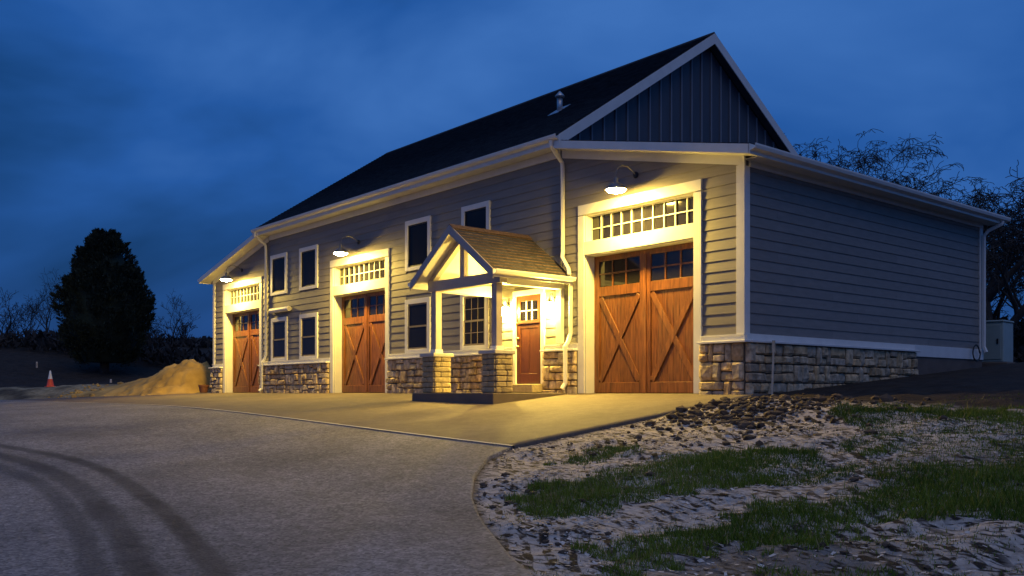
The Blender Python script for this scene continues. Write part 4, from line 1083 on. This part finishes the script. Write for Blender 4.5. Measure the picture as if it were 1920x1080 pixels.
# cedar
ck = 52.0; lx, ly = spot(196, ck); gz = float(ground_h(lx, ly))
cd = empty('cedar_tree', (lx, ly, gz)); tag(cd, 'large dense dark cedar standing alone left of the building', 'tree')
MB().tube([(0, 0, -.3), (.03, 0, .6), (0, .05, 2.5), (0, 0, 6.5)], [.28, .24, .18, .05], 8).build('trunk', 'bark', cd)
HT = (735-428)/1720*ck+.03-gz
ZP = np.array([0, .05, .15, .28, .40, .52, .64, .76, .86, .93, .98, 1.0]); RP = np.array([1.45, 1.75, 2.35, 2.72, 2.80, 2.52, 2.05, 1.58, 1.18, .80, .50, .22])
RP = RP*.87
Vc = []
for k in range(760):       # separate boughs, each a spray of small scale-leaf tufts
    zt = RNG.random()**.9*.985; ang = RNG.uniform(0, 2*PI); rad = float(np.interp(zt, ZP, RP)); rr = rad*RNG.uniform(.72, 1.02)
    c0 = np.array((rr*math.cos(ang), rr*math.sin(ang), .55+zt*(HT-.75))); n = 90
    od = np.array((math.cos(ang)*.6, math.sin(ang)*.6, RNG.uniform(.3, 1.1))); od /= np.linalg.norm(od); bl = RNG.uniform(.25, .62)*(1 if zt < .9 else .6)
    t_ = RNG.random(n); off = RNG.normal(0, 1, (n, 3))*(.19*(1.05-t_)*(.5+rad*.25))[:, None]
    C = c0+od*(t_*bl)[:, None]+off
    out = od+RNG.normal(0, .45, (n, 3)); out /= np.linalg.norm(out, axis=1, keepdims=True)
    sd = np.cross(out, RNG.normal(0, 1, (n, 3))); sd /= np.linalg.norm(sd, axis=1, keepdims=True)
    ln = RNG.uniform(.10, .26, (n, 1)); wd = ln*RNG.uniform(.22, .4, (n, 1))
    V = np.zeros((n, 4, 3)); V[:, 0] = C-out*ln*.4; V[:, 1] = C+sd*wd*.5; V[:, 2] = C+out*ln*.6; V[:, 3] = C-sd*wd*.5; Vc.append(V.reshape(-1, 3))
Vc = np.concatenate(Vc)
crn = link(bpy.data.objects.new('crown', np_mesh('crown', Vc, np.arange(len(Vc)).reshape(-1, 4), 'cedar')), cd)
core_ = MB().lathe([(max(.02, r*.82), .6+z*(HT-.8)) for z, r in zip(ZP, RP)], n=18).build('inner_foliage', 'cedar', cd, smooth=True)

# brush and thicket: masses nobody could count
def thicket(name, centres, m, label, n_each, size):
    Vs = []
    for (x, y, r, h) in centres:
        gz = float(ground_h(x, y)); n = n_each
        a = RNG.uniform(0, 2*PI, n); q = np.sqrt(RNG.random(n))*r; z = RNG.random(n)*h*np.sqrt(np.clip(1-(q/r)**2, .05, 1))
        C = np.stack([x+q*np.cos(a), y+q*np.sin(a), gz+z], -1); d = RNG.normal(0, 1, (n, 3)); d[:, 2] = np.abs(d[:, 2])+.4; d /= np.linalg.norm(d, axis=1, keepdims=True)
        s = np.cross(d, RNG.normal(0, 1, (n, 3))); s /= np.linalg.norm(s, axis=1, keepdims=True); l_ = RNG.uniform(.5, 1.3, (n, 1))*size; w_ = l_*RNG.uniform(.06, .2, (n, 1))
        V = np.zeros((n, 4, 3)); V[:, 0] = C-d*l_*.5; V[:, 1] = C+s*w_; V[:, 2] = C+d*l_*.5; V[:, 3] = C-s*w_; Vs.append(V.reshape(-1, 3))
    Vs = np.concatenate(Vs); o = link(bpy.data.objects.new(name, np_mesh(name, Vs, np.arange(len(Vs)).reshape(-1, 4), m))); tag(o, label, name.replace('_', ' '), kind='stuff'); return o
cs = [(*spot(p, k), r, h) for p, k, r, h in ((1850, 46, 2.2, 2.6), (1890, 42, 2.2, 2.8), (1925, 40, 2.5, 3.2), (1960, 44, 3, 3.4), (1900, 52, 3.5, 3.8), (2000, 46, 3, 3.4))]
thicket('brush', cs, 'brush', 'dark tangled brush behind the utility cabinet', 1500, .7)
cs = [(*spot(p, k), r, h) for p, k, r, h in [(p, 66+8*math.sin(p*.7), 2.6, .9+.5*math.sin(p*1.3)) for p in range(-60, 400, 24)]]
thicket('hedgerow', cs, 'brush', 'dark low hedgerow along the top of the far field', 420, .6)

# rail fence on the far field
fe = empty('rail_fence', (0, 0, 0)); tag(fe, 'distant dark rail fence between the cedar and the building', 'fence')
pts = [spot(p, 76) for p in (262, 282, 302, 322, 343, 364, 386, 408)]
for (x, y) in pts:
    gz = float(ground_h(x, y)); MB().box(x-.06, x+.06, y-.06, y+.06, gz-.2, gz+1.15).build('post', 'fence_wood', fe)
for a, b in zip(pts[:-1], pts[1:]):
    za, zb = float(ground_h(*a)), float(ground_h(*b))
    for h in (.55, 1.0): MB().bar((a[0]+.08, a[1]-.07, za+h), (b[0]+.08, b[1]-.07, zb+h), .05, .11).build('rail', 'fence_wood', fe)
print('boards', nboards, 'stones', nst, 'objects', len(scene.objects))
